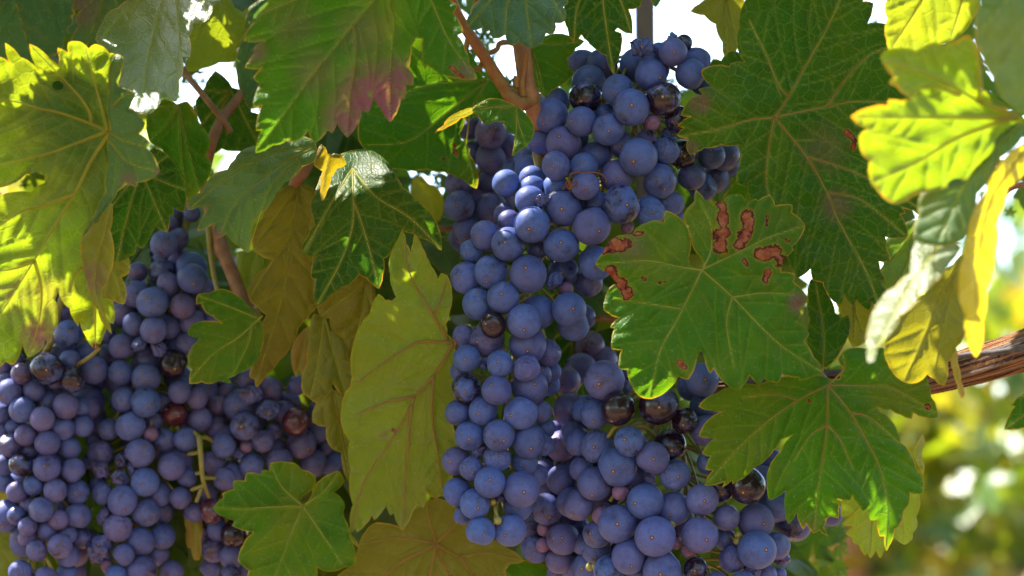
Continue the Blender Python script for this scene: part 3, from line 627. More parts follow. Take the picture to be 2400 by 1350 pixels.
leaf('broad green leaf at the lower right draped over the edge of the wide cluster', [(1637, 953), (1650, 937), (1683, 920), (1710, 907), (1780, 902), (1850, 880), (1933, 882), (1948, 890), (1968, 888), (1975, 862), (1963, 842), (1980, 820), (2027, 817), (2067, 815), (2110, 840), (2160, 860), (2177, 900), (2182, 930), (2195, 955), (2197, 978), (2167, 978), (2140, 968), (2137, 982), (2113, 973), (2087, 960), (2057, 955), (2062, 965), (2090, 987), (2103, 1010), (2110, 1037), (2130, 1057), (2147, 1097), (2163, 1120), (2163, 1157), (2133, 1155), (2130, 1183), (2117, 1200), (2110, 1230), (2097, 1240), (2077, 1292), (2073, 1257), (2062, 1257), (2057, 1217), (2040, 1220), (2037, 1190), (2023, 1197), (2008, 1177), (1998, 1160), (1993, 1172), (1962, 1168), (1965, 1215), (1947, 1210), (1937, 1217), (1930, 1237), (1942, 1258), (1920, 1243), (1907, 1250), (1890, 1227), (1883, 1242), (1867, 1203), (1848, 1228), (1840, 1193), (1842, 1150), (1803, 1173), (1798, 1133), (1798, 1107), (1827, 1060), (1858, 1018), (1832, 1030), (1813, 1057), (1767, 1097), (1717, 1135), (1715, 1127), (1693, 1142), (1697, 1130), (1650, 1138), (1670, 1103), (1653, 1100), (1665, 1070), (1645, 1063), (1673, 1027), (1638, 1022), (1660, 983), (1693, 965), (1667, 962)],
     -0.026, (1940, 903), [[(1940, 903), (1938, 997), (1927, 1077), (1917, 1147), (1908, 1240)], [(1940, 903), (1870, 938), (1800, 987), (1730, 1050), (1660, 1130)], [(1940, 903), (1993, 967), (2033, 1037), (2063, 1100), (2080, 1183), (2077, 1280)], [(1940, 903), (2033, 905), (2093, 910), (2190, 965)], [(1938, 995), (1970, 1033), (2000, 1100)], [(1938, 997), (1900, 1020), (1860, 1080)], [(1870, 938), (1817, 925), (1740, 932)], [(1940, 903), (1978, 865), (1975, 830)], [(1993, 967), (2040, 980), (2110, 1040)]],
     'green', sx=0.0, sy=0.12, vcol='tan', creases=[(1935, 880, 1985, 1260, 0.4)], blights=[([(2174, 953), (2176, 955)], 4), ([(1895, 938), (1897, 940)], 2)], blush=[(1905, 1230, 30, .2)], bump=1.2, petiole=[(1940, 903, -.026), (1925, 880, -.01), (1905, 850, .02)])
leaf('small yellow green toothed leaf peeping out below the broad lower right leaf', [(1973, 1180), (1971, 1212), (2000, 1206), (1972, 1228), (2000, 1233), (1982, 1252), (1997, 1260), (1998, 1270), (2013, 1277), (2027, 1303), (2033, 1297), (2040, 1309), (2053, 1290), (2063, 1309), (2075, 1280), (2097, 1260), (2120, 1277), (2140, 1260), (2139, 1250), (2150, 1233), (2147, 1210), (2157, 1183), (2150, 1150), (2100, 1120), (2030, 1130)], 0.02, (2060, 1130), [[(2060, 1130), (2045, 1220), (2040, 1300)], [(2060, 1130), (2110, 1200), (2120, 1270)], [(2060, 1130), (2020, 1180), (1975, 1228)]], 'lime', sy=0.1)
leaf('thin curled leaf edge beside the broad lower right leaf', [(2163, 1018), (2150, 1040), (2140, 1063), (2147, 1080), (2155, 1098), (2164, 1112), (2167, 1100), (2161, 1075), (2160, 1060), (2168, 1035)], 0.0, (2150, 1090), None, 'pale', gap=0, ribs=False, sx=0.5)
leaf('dark green leaf cut by the right edge below the wooden arm', [(2353, 1007), (2378, 953), (2368, 950), (2400, 922), (2480, 900), (2500, 1000), (2440, 1060), (2400, 1003)], 0.03, (2480, 930), None, 'dark', gap=0)

leaf('pale olive backlit leaf with tan veins left of the long central cluster', [(943, 538), (952, 570), (963, 594), (968, 570), (972, 548), (990, 580), (1000, 603), (1012, 625), (1027, 655), (1034, 640), (1048, 645), (1059, 683), (1054, 730), (1045, 760), (1048, 783), (1063, 800), (1068, 900), (1062, 1000), (1070, 1080), (1055, 1130), (1040, 1163), (1030, 1163), (1022, 1170), (1000, 1152), (992, 1190), (977, 1183), (967, 1200), (943, 1243), (923, 1203), (915, 1208), (905, 1183), (877, 1220), (872, 1207), (837, 1248), (833, 1238), (823, 1252), (842, 1284), (818, 1262), (820, 1233), (827, 1183), (822, 1100), (820, 1033), (803, 1003), (800, 960), (806, 928), (822, 905), (825, 883), (830, 800), (867, 733), (887, 688), (903, 703), (917, 705), (928, 697), (914, 643), (912, 610), (932, 563)],
     0.012, (1062, 803), [[(1062, 803), (983, 802), (940, 825), (900, 850), (835, 900)], [(1050, 795), (1017, 743), (993, 700), (960, 640), (945, 560)], [(1062, 805), (1033, 857), (1000, 900), (973, 930), (940, 997), (893, 1067), (850, 1140), (825, 1240)], [(1015, 880), (1013, 983), (1027, 1067), (1035, 1150)], [(973, 930), (900, 943), (830, 975)], [(965, 945), (955, 1060), (943, 1230)], [(1017, 743), (1035, 700), (1046, 655)]],
     'pale', sx=0.08, sy=0.3, vcol='tan', under=True, vw=1.1, creases=[(790, 830, 1000, 560, 0.6)], blights=[([(920, 1008), (926, 1012)], 2.2)], blush=[(900, 1020, 12, .5)], petiole=[(1062, 803, .012), (1085, 812, .02), (1120, 820, .045)])
leaf('brown olive leaf hanging in shade behind the dark leaf with the glare patch', [(640, 455), (690, 432), (735, 440), (748, 560), (746, 712), (728, 735), (712, 752), (700, 767), (683, 810), (655, 845), (625, 878), (600, 908), (597, 890), (584, 882), (613, 812), (611, 785), (624, 738), (605, 722), (587, 707), (580, 682), (597, 650), (628, 627), (637, 610), (600, 592), (590, 560), (615, 510)],
     0.03, (700, 440), [[(700, 440), (680, 560), (660, 700), (600, 895)], [(700, 440), (640, 520), (600, 570)], [(680, 560), (620, 640), (590, 690)], [(705, 440), (730, 560), (735, 700)]], 'brown', sy=0.35, sx=0.1)
leaf('bright lime scrap of leaf behind the left cane', [(555, 592), (600, 588), (640, 610), (630, 632), (600, 652), (585, 690), (568, 660)], 0.055, (600, 600), None, 'lime', gap=0, ribs=False, h=6)
leaf('brown olive lobe between the glare patch leaf and the pale olive leaf', [(745, 690), (800, 672), (843, 645), (880, 680), (870, 735), (845, 775), (830, 800), (825, 842), (812, 838), (800, 790), (776, 772), (772, 745), (756, 748), (742, 720)], 0.028, (860, 660), None, 'brown', sy=0.4)
leaf('small green leaf folded below the brown olive leaf', [(735, 735), (765, 750), (772, 775), (800, 790), (815, 840), (828, 850), (830, 910), (800, 925), (780, 895), (770, 925), (745, 932), (712, 925), (706, 900), (720, 850), (726, 790)], 0.034, (760, 740), None, 'olive', sy=0.1)
leaf('narrow yellow green leaf strip behind the left edge of the pale olive leaf', [(704, 905), (745, 925), (780, 915), (822, 930), (820, 1000), (828, 1050), (825, 1140), (800, 1060), (772, 1045), (765, 1000), (732, 990), (742, 945)], 0.04, (780, 910), None, 'olive', sy=0.1, bulge=0.1)
leaf('orange brown dying leaf in the gap above the left berries', [(685, 812), (705, 780), (722, 765), (742, 790), (735, 850), (712, 882), (700, 865), (694, 885), (683, 845)], 0.05, (720, 770), None, 'orange', gap=0, ribs=False)
leaf('dull green leaf lying on the left berries beside the left cane', [(463, 690), (490, 687), (520, 677), (550, 688), (583, 717), (617, 770), (613, 820), (600, 847), (580, 867), (560, 874), (533, 887), (543, 898), (515, 892), (490, 900), (473, 895), (443, 899), (449, 867), (440, 832), (467, 793), (440, 784), (445, 766), (460, 757), (490, 752), (520, 757), (500, 742), (480, 730), (472, 710), (460, 714)],
     0.03, (615, 740), [[(615, 740), (560, 790), (500, 830), (445, 890)], [(600, 745), (540, 720), (470, 695)], [(590, 760), (580, 810), (540, 890)]], 'green', sy=-0.25)
leaf('flat green leaf at the bottom left lying across the berries', [(498, 1190), (523, 1167), (520, 1157), (547, 1147), (547, 1127), (573, 1127), (578, 1108), (612, 1113), (613, 1102), (632, 1103), (633, 1085), (690, 1085), (707, 1100), (737, 1113), (740, 1140), (724, 1153), (710, 1162), (704, 1173), (709, 1182), (721, 1178), (730, 1162), (742, 1132), (793, 1103), (808, 1127), (800, 1140), (780, 1153), (797, 1163), (808, 1183), (805, 1200), (807, 1213), (820, 1260), (833, 1300), (830, 1325), (807, 1330), (773, 1340), (743, 1330), (742, 1356), (700, 1372), (650, 1368), (612, 1380), (580, 1352), (583, 1337), (557, 1313), (570, 1277), (593, 1247), (543, 1232), (550, 1220), (508, 1203)],
     0.03, (710, 1187), [[(710, 1187), (653, 1187), (580, 1192), (505, 1190)], [(708, 1190), (683, 1250), (647, 1343), (630, 1375)], [(712, 1190), (747, 1240), (800, 1320)], [(708, 1185), (660, 1140), (635, 1090)], [(716, 1182), (760, 1150), (790, 1110)]], 'green', sy=-0.4, sx=0.05, bump=1.1)
leaf('dark olive leaf at the bottom centre with veins spreading like a star', [(838, 1290), (860, 1240), (880, 1225), (945, 1240), (990, 1180), (1030, 1168), (1080, 1200), (1140, 1260), (1190, 1285), (1228, 1315), (1195, 1322), (1183, 1337), (1188, 1352), (1180, 1420), (1100, 1400), (1000, 1440), (900, 1400), (830, 1420), (790, 1350), (830, 1325)],
     0.04, (1022, 1273), [[(1022, 1273), (1007, 1223), (1000, 1175)], [(1022, 1273), (1077, 1223), (1110, 1210)], [(1022, 1275), (1077, 1303), (1140, 1296), (1224, 1314)], [(1022, 1275), (1007, 1350), (1000, 1430)], [(1022, 1275), (940, 1317), (880, 1370), (840, 1410)], [(1022, 1275), (1047, 1337), (1090, 1395)], [(1022, 1273), (930, 1260), (850, 1275)], [(1077, 1303), (1110, 1352), (1150, 1400)]],
     'olive', sy=0.25, vcol='tan', under=True)
leaf('yellow leaf scrap at the left edge between the bottom left berries', [(-30, 1130), (10, 1150), (34, 1180), (10, 1203), (-30, 1210)], 0.09, (-20, 1160), None, 'yellow', gap=0, ribs=False, h=6)
leaf('green leaf scrap in the bottom left corner', [(-30, 1235), (20, 1215), (55, 1250), (75, 1300), (85, 1345), (60, 1390), (-30, 1390)], 0.09, (-20, 1250), None, 'lime', h=6, gap=0, ribs=False)
leaf('orange dead leaf hanging between the bottom left clusters', [(433, 1213), (455, 1208), (474, 1220), (470, 1265), (467, 1312), (456, 1313), (449, 1285), (440, 1284), (437, 1243)], 0.08, (452, 1205), None, 'orange', gap=0, ribs=False)
leaf('pale leaf scrap on the skyline beside the largest dark leaf', [(1617, 27), (1640, 8), (1690, -20), (1745, 0), (1740, 60), (1732, 105), (1715, 135), (1697, 133), (1693, 100), (1677, 57), (1650, 36)], 0.05, (1700, -20), None, 'olive', sy=-0.2, h=6, gap=0)
leaf('small dark leaf tip between the top berries and the largest dark leaf', [(1662, 160), (1670, 138), (1690, 142), (1712, 118), (1735, 125), (1748, 150), (1720, 175), (1680, 172)], 0.02, (1720, 160), None, 'dark', gap=0, ribs=False)
leaf('green leaf in the shadow beside the right flank of the central cluster', [(1690, 330), (1760, 330), (1870, 420), (1880, 520), (1800, 560), (1720, 520), (1690, 470), (1712, 440), (1722, 400)], 0.05, (1800, 340), None, 'green', sy=0.1, h=6)
leaf('light leaf in the gap between the pale olive leaf and the shaded cluster', [(978, 556), (1030, 540), (1080, 560), (1095, 610), (1075, 652), (1040, 640), (1010, 615)], 0.11, (1080, 560), None, 'dusty', sy=-0.7, h=7, gap=0)
leaf('yellow leaf in the bright gap above the shaded cluster stem', [(966, 420), (985, 412), (1005, 430), (1028, 440), (1040, 470), (1030, 520), (990, 500), (968, 470)], 0.13, (1020, 500), None, 'yellow', h=7, gap=0, ribs=False)
leaf('small leaf scrap below the shaded berries at the bottom centre', [(1165, 1330), (1200, 1310), (1245, 1318), (1290, 1330), (1310, 1345), (1290, 1400), (1200, 1410), (1160, 1380)], 0.055, (1230, 1400), None, 'green', gap=0, ribs=False)
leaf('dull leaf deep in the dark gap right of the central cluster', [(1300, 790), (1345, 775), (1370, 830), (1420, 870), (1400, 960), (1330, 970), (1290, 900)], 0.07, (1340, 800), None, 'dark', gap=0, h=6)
# ================================================================== grapes
def berry_mesh(name, kind, seed):
    """unit berry; kind 0 plump, 1 wrinkled, 2 raisin"""
    bm = bmesh.new(); bmesh.ops.create_icosphere(bm, subdivisions=5 if kind else 4, radius=1.0)
    r = np.random.default_rng(seed)
    V = np.array([v.co[:] for v in bm.verts])
    def sines(n, lo, hi, ridge=False):
        o = np.zeros(len(V))
        for _ in range(n):
            k = r.normal(size=3); k = k / np.linalg.norm(k) * r.uniform(lo, hi); s = np.sin(V @ k + r.uniform(0, 6.3))
            o += (1 - 2 * np.abs(s)) if ridge else s
        return o / n
    warp = np.stack([sines(4, 1.5, 4) for _ in range(3)], 1)
    f = 1 + 0.07 * sines(3, 1.0, 2.2)
    if kind == 0 and seed % 2:      # pressed flat or dimpled by a neighbour
        for _ in range(2):
            k = r.normal(size=3); k /= np.linalg.norm(k); c = V @ k; f = f - np.clip(c - 0.83, 0, 1) * 0.75 - 0.05 * np.exp(-((1 - c) / 0.025))
    if kind == 0:
        V2 = V * f[:, None]
        V2[:, 2] *= r.uniform(0.92, 1.09); V2[:, 0] *= r.uniform(0.97, 1.03)
    else:
        W = V + warp * (0.35 if kind == 1 else 0.6); U = V.copy(); V = W
        if kind == 1:
            g = sines(3, 9, 15, True) * 0.05 + sines(3, 4, 7) * 0.05
            V2 = U * (f + g)[:, None]; V2[:, 2] *= r.uniform(0.82, 0.95)
        else:
            g = sines(3, 4, 7, True) * 0.24 + sines(3, 9, 14, True) * 0.08
            V2 = U * (f * 0.95 + g)[:, None]; V2[:, 0] *= r.uniform(0.65, 0.8); V2[:, 2] *= r.uniform(0.85, 1.1)
    for v, c in zip(bm.verts, V2): v.co = c
    for q in bm.faces: q.smooth = True
    me = bpy.data.meshes.new(name); bm.to_mesh(me); bm.free(); me.materials.append(M_BERRY)
    return me


BM = {0: [berry_mesh('berry', 0, 100 + i) for i in range(6)], 1: [berry_mesh('berry', 1, 200 + i) for i in range(5)], 2: [berry_mesh('berry', 2, 300 + i) for i in range(5)]}
ME_GREEN = BM[0][0].copy(); ME_GREEN.materials.clear(); ME_GREEN.materials.append(M_GREENB)


def cluster(label, off, data, dc, halfw, axis, stalk, tilt=0.0, fill=True, bloom=0.9, group='grape clusters hanging on the vine', maxn=100, extra_stems=(), back=1, shade_tint=0.04, wr=0.05):
    """data: (cx, cy, r, level, kind) in 3x-enlargement pixels; level = how far behind; kind n/g/w/r/s/e"""
    B = []
    for o, rows in zip(off, data):
        for row in rows:
            cx, cy, r = row[:3]; lv = row[3] if len(row) > 3 else 0; kd = row[4] if len(row) > 4 else 'n'
            if kd == 'n' and r < 100 and random.Random(int(cx * 7 + cy)).random() < wr: kd = 'w'
            px, py, pr = o[0] + cx / 3, o[1] + cy / 3, r / 3
            # distance from the axis of the cluster
            best = 1e9
            for (a, b), (c, e) in zip(axis, axis[1:]):
                t = max(0, min(1, ((px - a) * (c - a) + (py - b) * (e - b)) / ((c - a) ** 2 + (e - b) ** 2))); q = math.hypot(px - a - t * (c - a), py - b - t * (e - b)); best = min(best, q)
            q = min(best / halfw, 0.97)
            d = dc + tilt * (py - axis[0][1]) * S0 + halfw * S0 * 0.75 * (1 - math.sqrt(1 - q * q)) + lv * 1.5 * 42 * S0
            R = pr * S0 * (DIST + d) / DIST
            B.append([px, py, d, R, kd])
    n0 = len(B); r = random.Random(int(dc * 1e4) + n0)
    if fill:                      # berries of the far side, behind the ones the photo shows
        for b in list(B):
            if len(B) >= maxn: break
            if b[4] in 'ne' and r.random() < 0.75:
                B.append([b[0] + r.uniform(-22, 22), b[1] + r.uniform(-22, 22), b[2] + b[3] * r.uniform(2.0, 3.2), r.uniform(.0060, .0074), 'n'])
    B = B[:maxn]
    P = np.array([b[:3] for b in B]); R = np.array([b[3] for b in B])
    mov = np.ones(len(B)); mov[n0:] = 1.0
    for it in range(120):         # push overlapping berries apart along the line of sight
        W = at_np(P[:, 0], P[:, 1], P[:, 2])
        D = W[:, None] - W[None]; L = np.linalg.norm(D, axis=2) + 1e-9
        need = (R[:, None] + R[None]) * 0.93 - L; np.fill_diagonal(need, -1)
        i, k = np.where(need > 1e-5)
        if len(i) == 0: break
        dz = np.zeros(len(B))
        for a, b in zip(i, k):
            if P[a, 2] > P[b, 2]:      # a is the farther one
                s = need[a, b] * 0.55
                dz[a] += s * 0.8; dz[b] -= s * 0.12
        P[:, 2] += np.clip(dz, -0.002, 0.004)
    top = at(*stalk[-1]); root = empty('grape_cluster', top, label, 'grapes', group)
    ax3 = [at(x, y, dc + halfw * S0 * 0.9) for x, y in axis]
    for q, b in enumerate(B):
        w_ = at(*P[q]); kd = b[4]
        c = min(ax3, key=lambda a: (a - w_).length); out = (w_ - c)
        out = out.normalized() if out.length > 1e-6 else -FWD
        dirn = (out * 0.7 + Vector((0, -0.85, -0.35)) + Vector((r.gauss(0, .38), r.gauss(0, .38), r.gauss(0, .38)))).normalized()
        rot = (-dirn).to_track_quat('Z', 'Y').to_matrix().to_4x4() @ Matrix.Rotation(r.uniform(0, 6.28), 4, 'Z')
        me = ME_GREEN if kd == 'e' else BM[1 if kd == 'w' else 2 if kd == 'r' else 0][r.randrange(5)]
        o = bpy.data.objects.new('berry', me); COL.objects.link(o); o.parent = root
        s = b[3] * (1.12 if kd == 'r' else 1.0)
        o.matrix_local = Matrix.Translation(w_ - top) @ rot @ Matrix.Diagonal((s, s, s, 1))
        o['thin'] = r.uniform(.6, .75) if kd == 'k' else r.uniform(.78, 1.0)  # thinner bloom on 'k' berries paints their shade into the skin colour
        o['bloom'] = {'n': max(0.6, min(1.0, r.gauss(bloom, 0.1))) if r.random() < .985 else r.uniform(.42, .6), 'w': 0.85, 'r': 0.7, 'g': r.uniform(0.27, 0.5), 's': 0.75, 'e': 0.5, 'k': 0.8}[kd]
        o['red'] = 0.8 if kd == 's' else ((0.6 if r.random() < .1 else 0.05) if kd == 'g' else max(0, r.gauss(shade_tint, 0.1)))  # redder skin on the shaded clusters paints in deep shade with warm bounce
        lb = {'g': 'glossy black grape with the bloom rubbed off', 'w': 'wrinkled grape', 'r': 'shrivelled raisin like grape', 's': 'small reddish unripe grape', 'e': 'tiny green unripe grape'}.get(kd)
        if lb: o['label'] = lb
    T = Tubes()
    st = [at(*p) for p in stalk] if False else None
    body = [at(*p) for p in stalk[::-1]] + ax3
    T.add(body, 0.0019, 0.0007, seg=8, n=6)
    for q, b in enumerate(B[:n0]):
        w_ = at(*P[q]); c = min(ax3, key=lambda a: (a - w_).length)
        i = ax3.index(c); c2 = ax3[max(0, i - 1)]; c = c.lerp(c2, r.random() * 0.8)
        e = w_ + (c - w_).normalized() * b[3] * 0.9
        T.add([c, c.lerp(e, .5) + Vector((0, 0, .002)), e], 0.0007, 0.0005, seg=5, n=4)
    for pts in extra_stems:
        T.add([at(*p) for p in pts], 0.0009 if len(pts) < 4 else 0.0013, 0.0008, seg=7, n=5)
    T.build('rachis', M_RACHIS, root, top)
    return root


O2, O5, OB, O4, O0, O6 = (800, 0), (800, 450), (800, 900), (0, 450), (0, 900), (1600, 900)
cluster('long blue black grape cluster hanging in the centre with dusty pale bloom', [O2, (1600, 0), O5, OB], [
    [(2330, 370, 100, .3), (2335, 285, 52, .5, 'r'), (2110, 335, 85, .6, 'r'), (2080, 455, 125, .7), (2200, 485, 115, .5), (2175, 530, 115, .15), (2265, 695, 125, -.1, 'g'), (2230, 340, 45, 1.0),
     (2040, 755, 132, 0), (1700, 460, 115, 1.5, 'k'), (1835, 450, 112, 1.7, 'k'), (1740, 570, 118, 1.2, 'k'), (1715, 685, 115, .7), (1945, 630, 112, .9), (1500, 720, 105, 1.2, 'k'), (1475, 810, 122, .1), (1690, 850, 105, .5), (1880, 910, 115, .1),
     (1850, 805, 78, 1.2, 'k'), (2185, 860, 60, .3, 's'), (2365, 840, 98, .2, 'g'), (1400, 985, 98, .2), (1562, 1010, 128, 0), (1645, 975, 95, .8), (1510, 1165, 104, -.05), (1705, 1175, 103, 0), (1790, 1095, 108, .45), (1830, 1060, 85, .9), (1975, 1020, 95, .5),
     (2095, 1105, 135, 0), (2280, 1065, 95, .6, 'w'), (2150, 975, 72, .8, 'r'), (2300, 960, 60, .8, 'r'), (2395, 1080, 105, .4, 'g'), (1935, 1240, 118, 0), (2240, 1275, 124, .1), (1320, 1190, 104, .3), (1295, 1120, 85, .8), (1345, 1260, 95, .2), (1350, 1330, 96, 0), (1510, 1320, 95, -.1), (1718, 1310, 98, -.1), (1160, 1290, 98, .8), (1215, 1200, 88, 1.1), (1285, 1330, 50, .6)],
    [(90, 450, 115, .3), (60, 520, 110, .2), (10, 300, 60, .9), (140, 580, 90, .7), (290, 1090, 110, 1.1, 'k'), (200, 1090, 100, 1.0, 'k'), (230, 1250, 105, 1.6, 'k'), (330, 1170, 80, 1.6, 'k'), (60, 1240, 100, .8, 'k'), (140, 1320, 100, 1.2, 'k')],
    [(1330, 60, 105, 0), (1415, 55, 55, -.3, 'r'), (1560, 115, 130, -.15), (1965, 90, 135, -.2), (1800, 75, 80, .3, 'w'), (1690, 65, 95, .4), (2165, 130, 110, .2, 'w'), (2300, 85, 110, .5, 'w'), (1342, 225, 128, -.2), (1762, 240, 138, -.2), (2340, 180, 70, .6),
     (1545, 375, 124, 0), (1172, 370, 119, -.05), (1010, 305, 106, .2), (1185, 205, 85, .6), (1150, 160, 80, .9), (915, 418, 86, .1, 'w'), (1785, 500, 122, .1), (1058, 560, 118, 0), (885, 605, 115, .4), (1313, 575, 134, -.1), (1560, 560, 112, .9, 'k'), (1495, 620, 72, .5, 'r'), (1585, 680, 50, .6, 's'), (2010, 245, 45, .3, 's'),
     (1138, 740, 116, -.1), (965, 790, 112, .2), (1280, 907, 121, -.1), (1385, 845, 122, .5), (1598, 822, 122, .0), (1068, 935, 92, -.25, 'g'), (1020, 1042, 122, .05), (1305, 1075, 132, .15), (1450, 1130, 95, .7), (862, 1015, 86, .3, 'w'), (1630, 930, 115, .5), (1700, 880, 90, 1.0, 'k'), (1740, 640, 100, 1.2, 'k'), (1380, 400, 70, .9, 'k'),
     (880, 1172, 97, .05), (1117, 1208, 98, -.1, 'w'), (1305, 1243, 98, -.05, 'w'), (1390, 1290, 90, .5), (1470, 1260, 75, .9), (835, 1265, 70, .5), (1000, 1210, 40, .4, 'r')],
    [(880, 35, 108, .0), (1090, 45, 105, -.1), (1325, 20, 128, .25), (1460, 5, 80, .9), (820, 205, 95, .2), (995, 192, 106, -.1), (1260, 205, 120, -.05), (1395, 195, 85, .7), (902, 365, 105, .1), (1107, 360, 112, -.15), (1318, 400, 120, .1), (1415, 430, 80, .9), (1440, 310, 70, 1.0),
     (815, 545, 105, .2), (917, 600, 86, .15, 'w'), (1095, 525, 98, .15, 'w'), (1288, 550, 96, .35, 'w'), (970, 465, 62, .7, 'r'), (1045, 690, 111, -.1), (1267, 742, 130, -.05), (1370, 640, 85, .7), (820, 757, 103, .25), (940, 843, 108, -.05), (1245, 858, 105, .45), (855, 930, 65, .4, 'w'), (980, 1035, 103, 0), (1185, 1030, 117, .15), (1100, 960, 29, -.1, 'e'), (1065, 830, 24, .2, 'e'), (1120, 800, 35, .4, 'r')]],
    0.0, 250, [(1480, 140), (1480, 330), (1370, 480), (1270, 600), (1220, 760), (1190, 940), (1170, 1120), (1160, 1230)], [(1300, 420, .03), (1250, 320, .02), (1245, 250, .02)], fill=False, maxn=140,
    extra_stems=[[(1158, 1170, .008), (1160, 1190, .002), (1166, 1215, .0)], [(1180, 1165, .01), (1162, 1180, .004)]])
cluster('dark shaded grape cluster behind the upper left of the long central cluster', [O2, O5], [
    [(900, 890, 88, .3), (1050, 930, 115, 0), (1170, 1030, 95, .4), (915, 1060, 65, .6), (1050, 1115, 110, 0), (1060, 1270, 100, .4), (835, 1290, 105, .1), (960, 1290, 95, .5), (1160, 1180, 90, .7), (1000, 1010, 70, .9)],
    [(830, 95, 110, 0), (905, 10, 108, .3), (1055, 110, 105, .3), (960, 165, 90, .6), (875, 275, 98, .2), (1140, 60, 85, .6), (980, 290, 90, .9), (1070, 230, 80, .9), (1100, -60, 90, .5), (1020, -130, 95, .8)]],
    0.05, 110, [(1150, 320), (1120, 420), (1090, 520)], [(1150, 300, .06), (1180, 240, .05), (1215, 210, .04)], bloom=0.8, shade_tint=0.25)
cluster('wide grape cluster at the lower right with several glossy black berries at its shoulder', [O5, OB, O6], [
    [(1850, 1325, 143, 0), (2000, 1250, 80, 1.0)],
    [(1780, 212, 103, 0), (1700, 190, 80, .8), (1950, 172, 118, -.2, 'g'), (2235, 150, 140, 0, 'g'), (1965, 15, 62, .2, 'r'), (1790, 440, 116, 0, 'w'), (2025, 400, 107, -.35), (2310, 430, 115, .1, 'g'), (2190, 517, 116, -.15), (1944, 580, 138, -.25), (1665, 410, 95, .5), (1630, 360, 100, 1.0, 'k'), (1690, 600, 85, .5), (1782, 702, 122, .05), (2050, 630, 112, .3), (2345, 640, 112, .3, 'w'), (1666, 853, 110, .1), (1620, 835, 105, .5),
     (1962, 762, 60, .1, 's'), (2140, 822, 128, .1), (2335, 872, 120, .4), (1830, 925, 65, .2, 's'), (1870, 860, 40, .5, 'r'), (1940, 985, 138, -.1), (2207, 1076, 145, -.2), (1805, 1050, 105, .35), (1795, 1165, 105, .35), (1690, 1130, 75, .6), (1628, 1280, 92, .1), (2020, 1212, 122, .1), (1882, 1315, 110, .2), (2255, 1315, 140, .1), (2070, 1340, 85, .5), (2320, 990, 30, -.1, 'e'), (1748, 1285, 30, .1, 'e'), (1782, 1280, 20, .2, 'e'), (2345, 1120, 48, .1, 's'),
     (2170, 660, 40, .4, 'r'), (2130, 700, 75, .7)],
    [(15, 260, 95, .1, 'g'), (160, 165, 110, .5), (130, -30, 120, .6), (165, 325, 110, .5), (180, 555, 85, .6), (140, 812, 116, .2), (262, 720, 110, .3), (455, 715, 130, -.1, 'g'), (305, 940, 92, .4), (515, 970, 128, .05), (655, 855, 122, .0), (775, 985, 130, .35), (122, 1065, 130, -.15), (300, 1090, 85, .6), (525, 1168, 135, .0), (350, 1230, 100, .4, 'w'), (660, 1140, 100, .4), (695, 1220, 60, .6, 'r'), (40, 1170, 55, .2, 's'), (90, 1300, 85, .3), (490, 1310, 65, .5, 'r'), (590, 1345, 75, .4), (680, 1340, 50, .5), (1035, 915, 85, .3), (880, 960, 70, 1.0), (640, 560, 100, 1.1), (560, 660, 90, 1.2), (390, 1060, 28, .3, 'e'), (380, 1105, 25, .3, 'e'), (240, 1420, 100, .3), (420, 1420, 110, .2), (-80, 1430, 120, .3), (900, 840, 100, .8), (340, 560, 100, .9), (60, 20, 100, .9)]],
    -0.004, 330, [(1560, 900), (1600, 1050), (1620, 1250), (1640, 1400)], [(1560, 860, .03), (1540, 800, .05), (1500, 700, .07)], bloom=0.86, shade_tint=0.12, maxn=100,
    extra_stems=[[(1478, 1003, .004), (1445, 1000, 0), (1425, 1025, .003)], [(1478, 1003, .004), (1510, 1000, .003), (1545, 1030, .008)], [(1440, 1160, .006), (1430, 1175, .005)]])
cluster('shaded grape cluster squeezed between the long central cluster and the wide lower one', [O5, OB], [
    [(1740, 1085, 115, 2.6, 'k'), (1680, 1240, 110, 2.4, 'k'), (1840, 1190, 110, 2.6, 'k'), (1590, 1330, 95, 1.4, 'k')],
    [(1610, 185, 125, .1, 'k'), (1545, 440, 108, 0), (1500, 330, 70, .8), (1560, 672, 112, .0), (1420, 620, 95, .5), (1440, 880, 112, 0), (1555, 1090, 116, -.1), (1345, 1050, 95, .3), (1430, 1022, 52, .1, 's'), (1420, 1130, 52, 0, 's'), (1365, 1170, 100, .15, 'w'), (1530, 1235, 95, .2), (1440, 545, 60, .6, 'r'), (1600, 870, 100, .8), (1480, 750, 95, .9), (1660, 1000, 90, .8), (1530, 1340, 90, .5), (1620, 560, 80, .9)]],
    0.032, 130, [(1330, 950), (1310, 1100), (1300, 1280)], [(1320, 930, .055), (1290, 850, .06), (1260, 760, .06)], bloom=0.8, shade_tint=0.22)
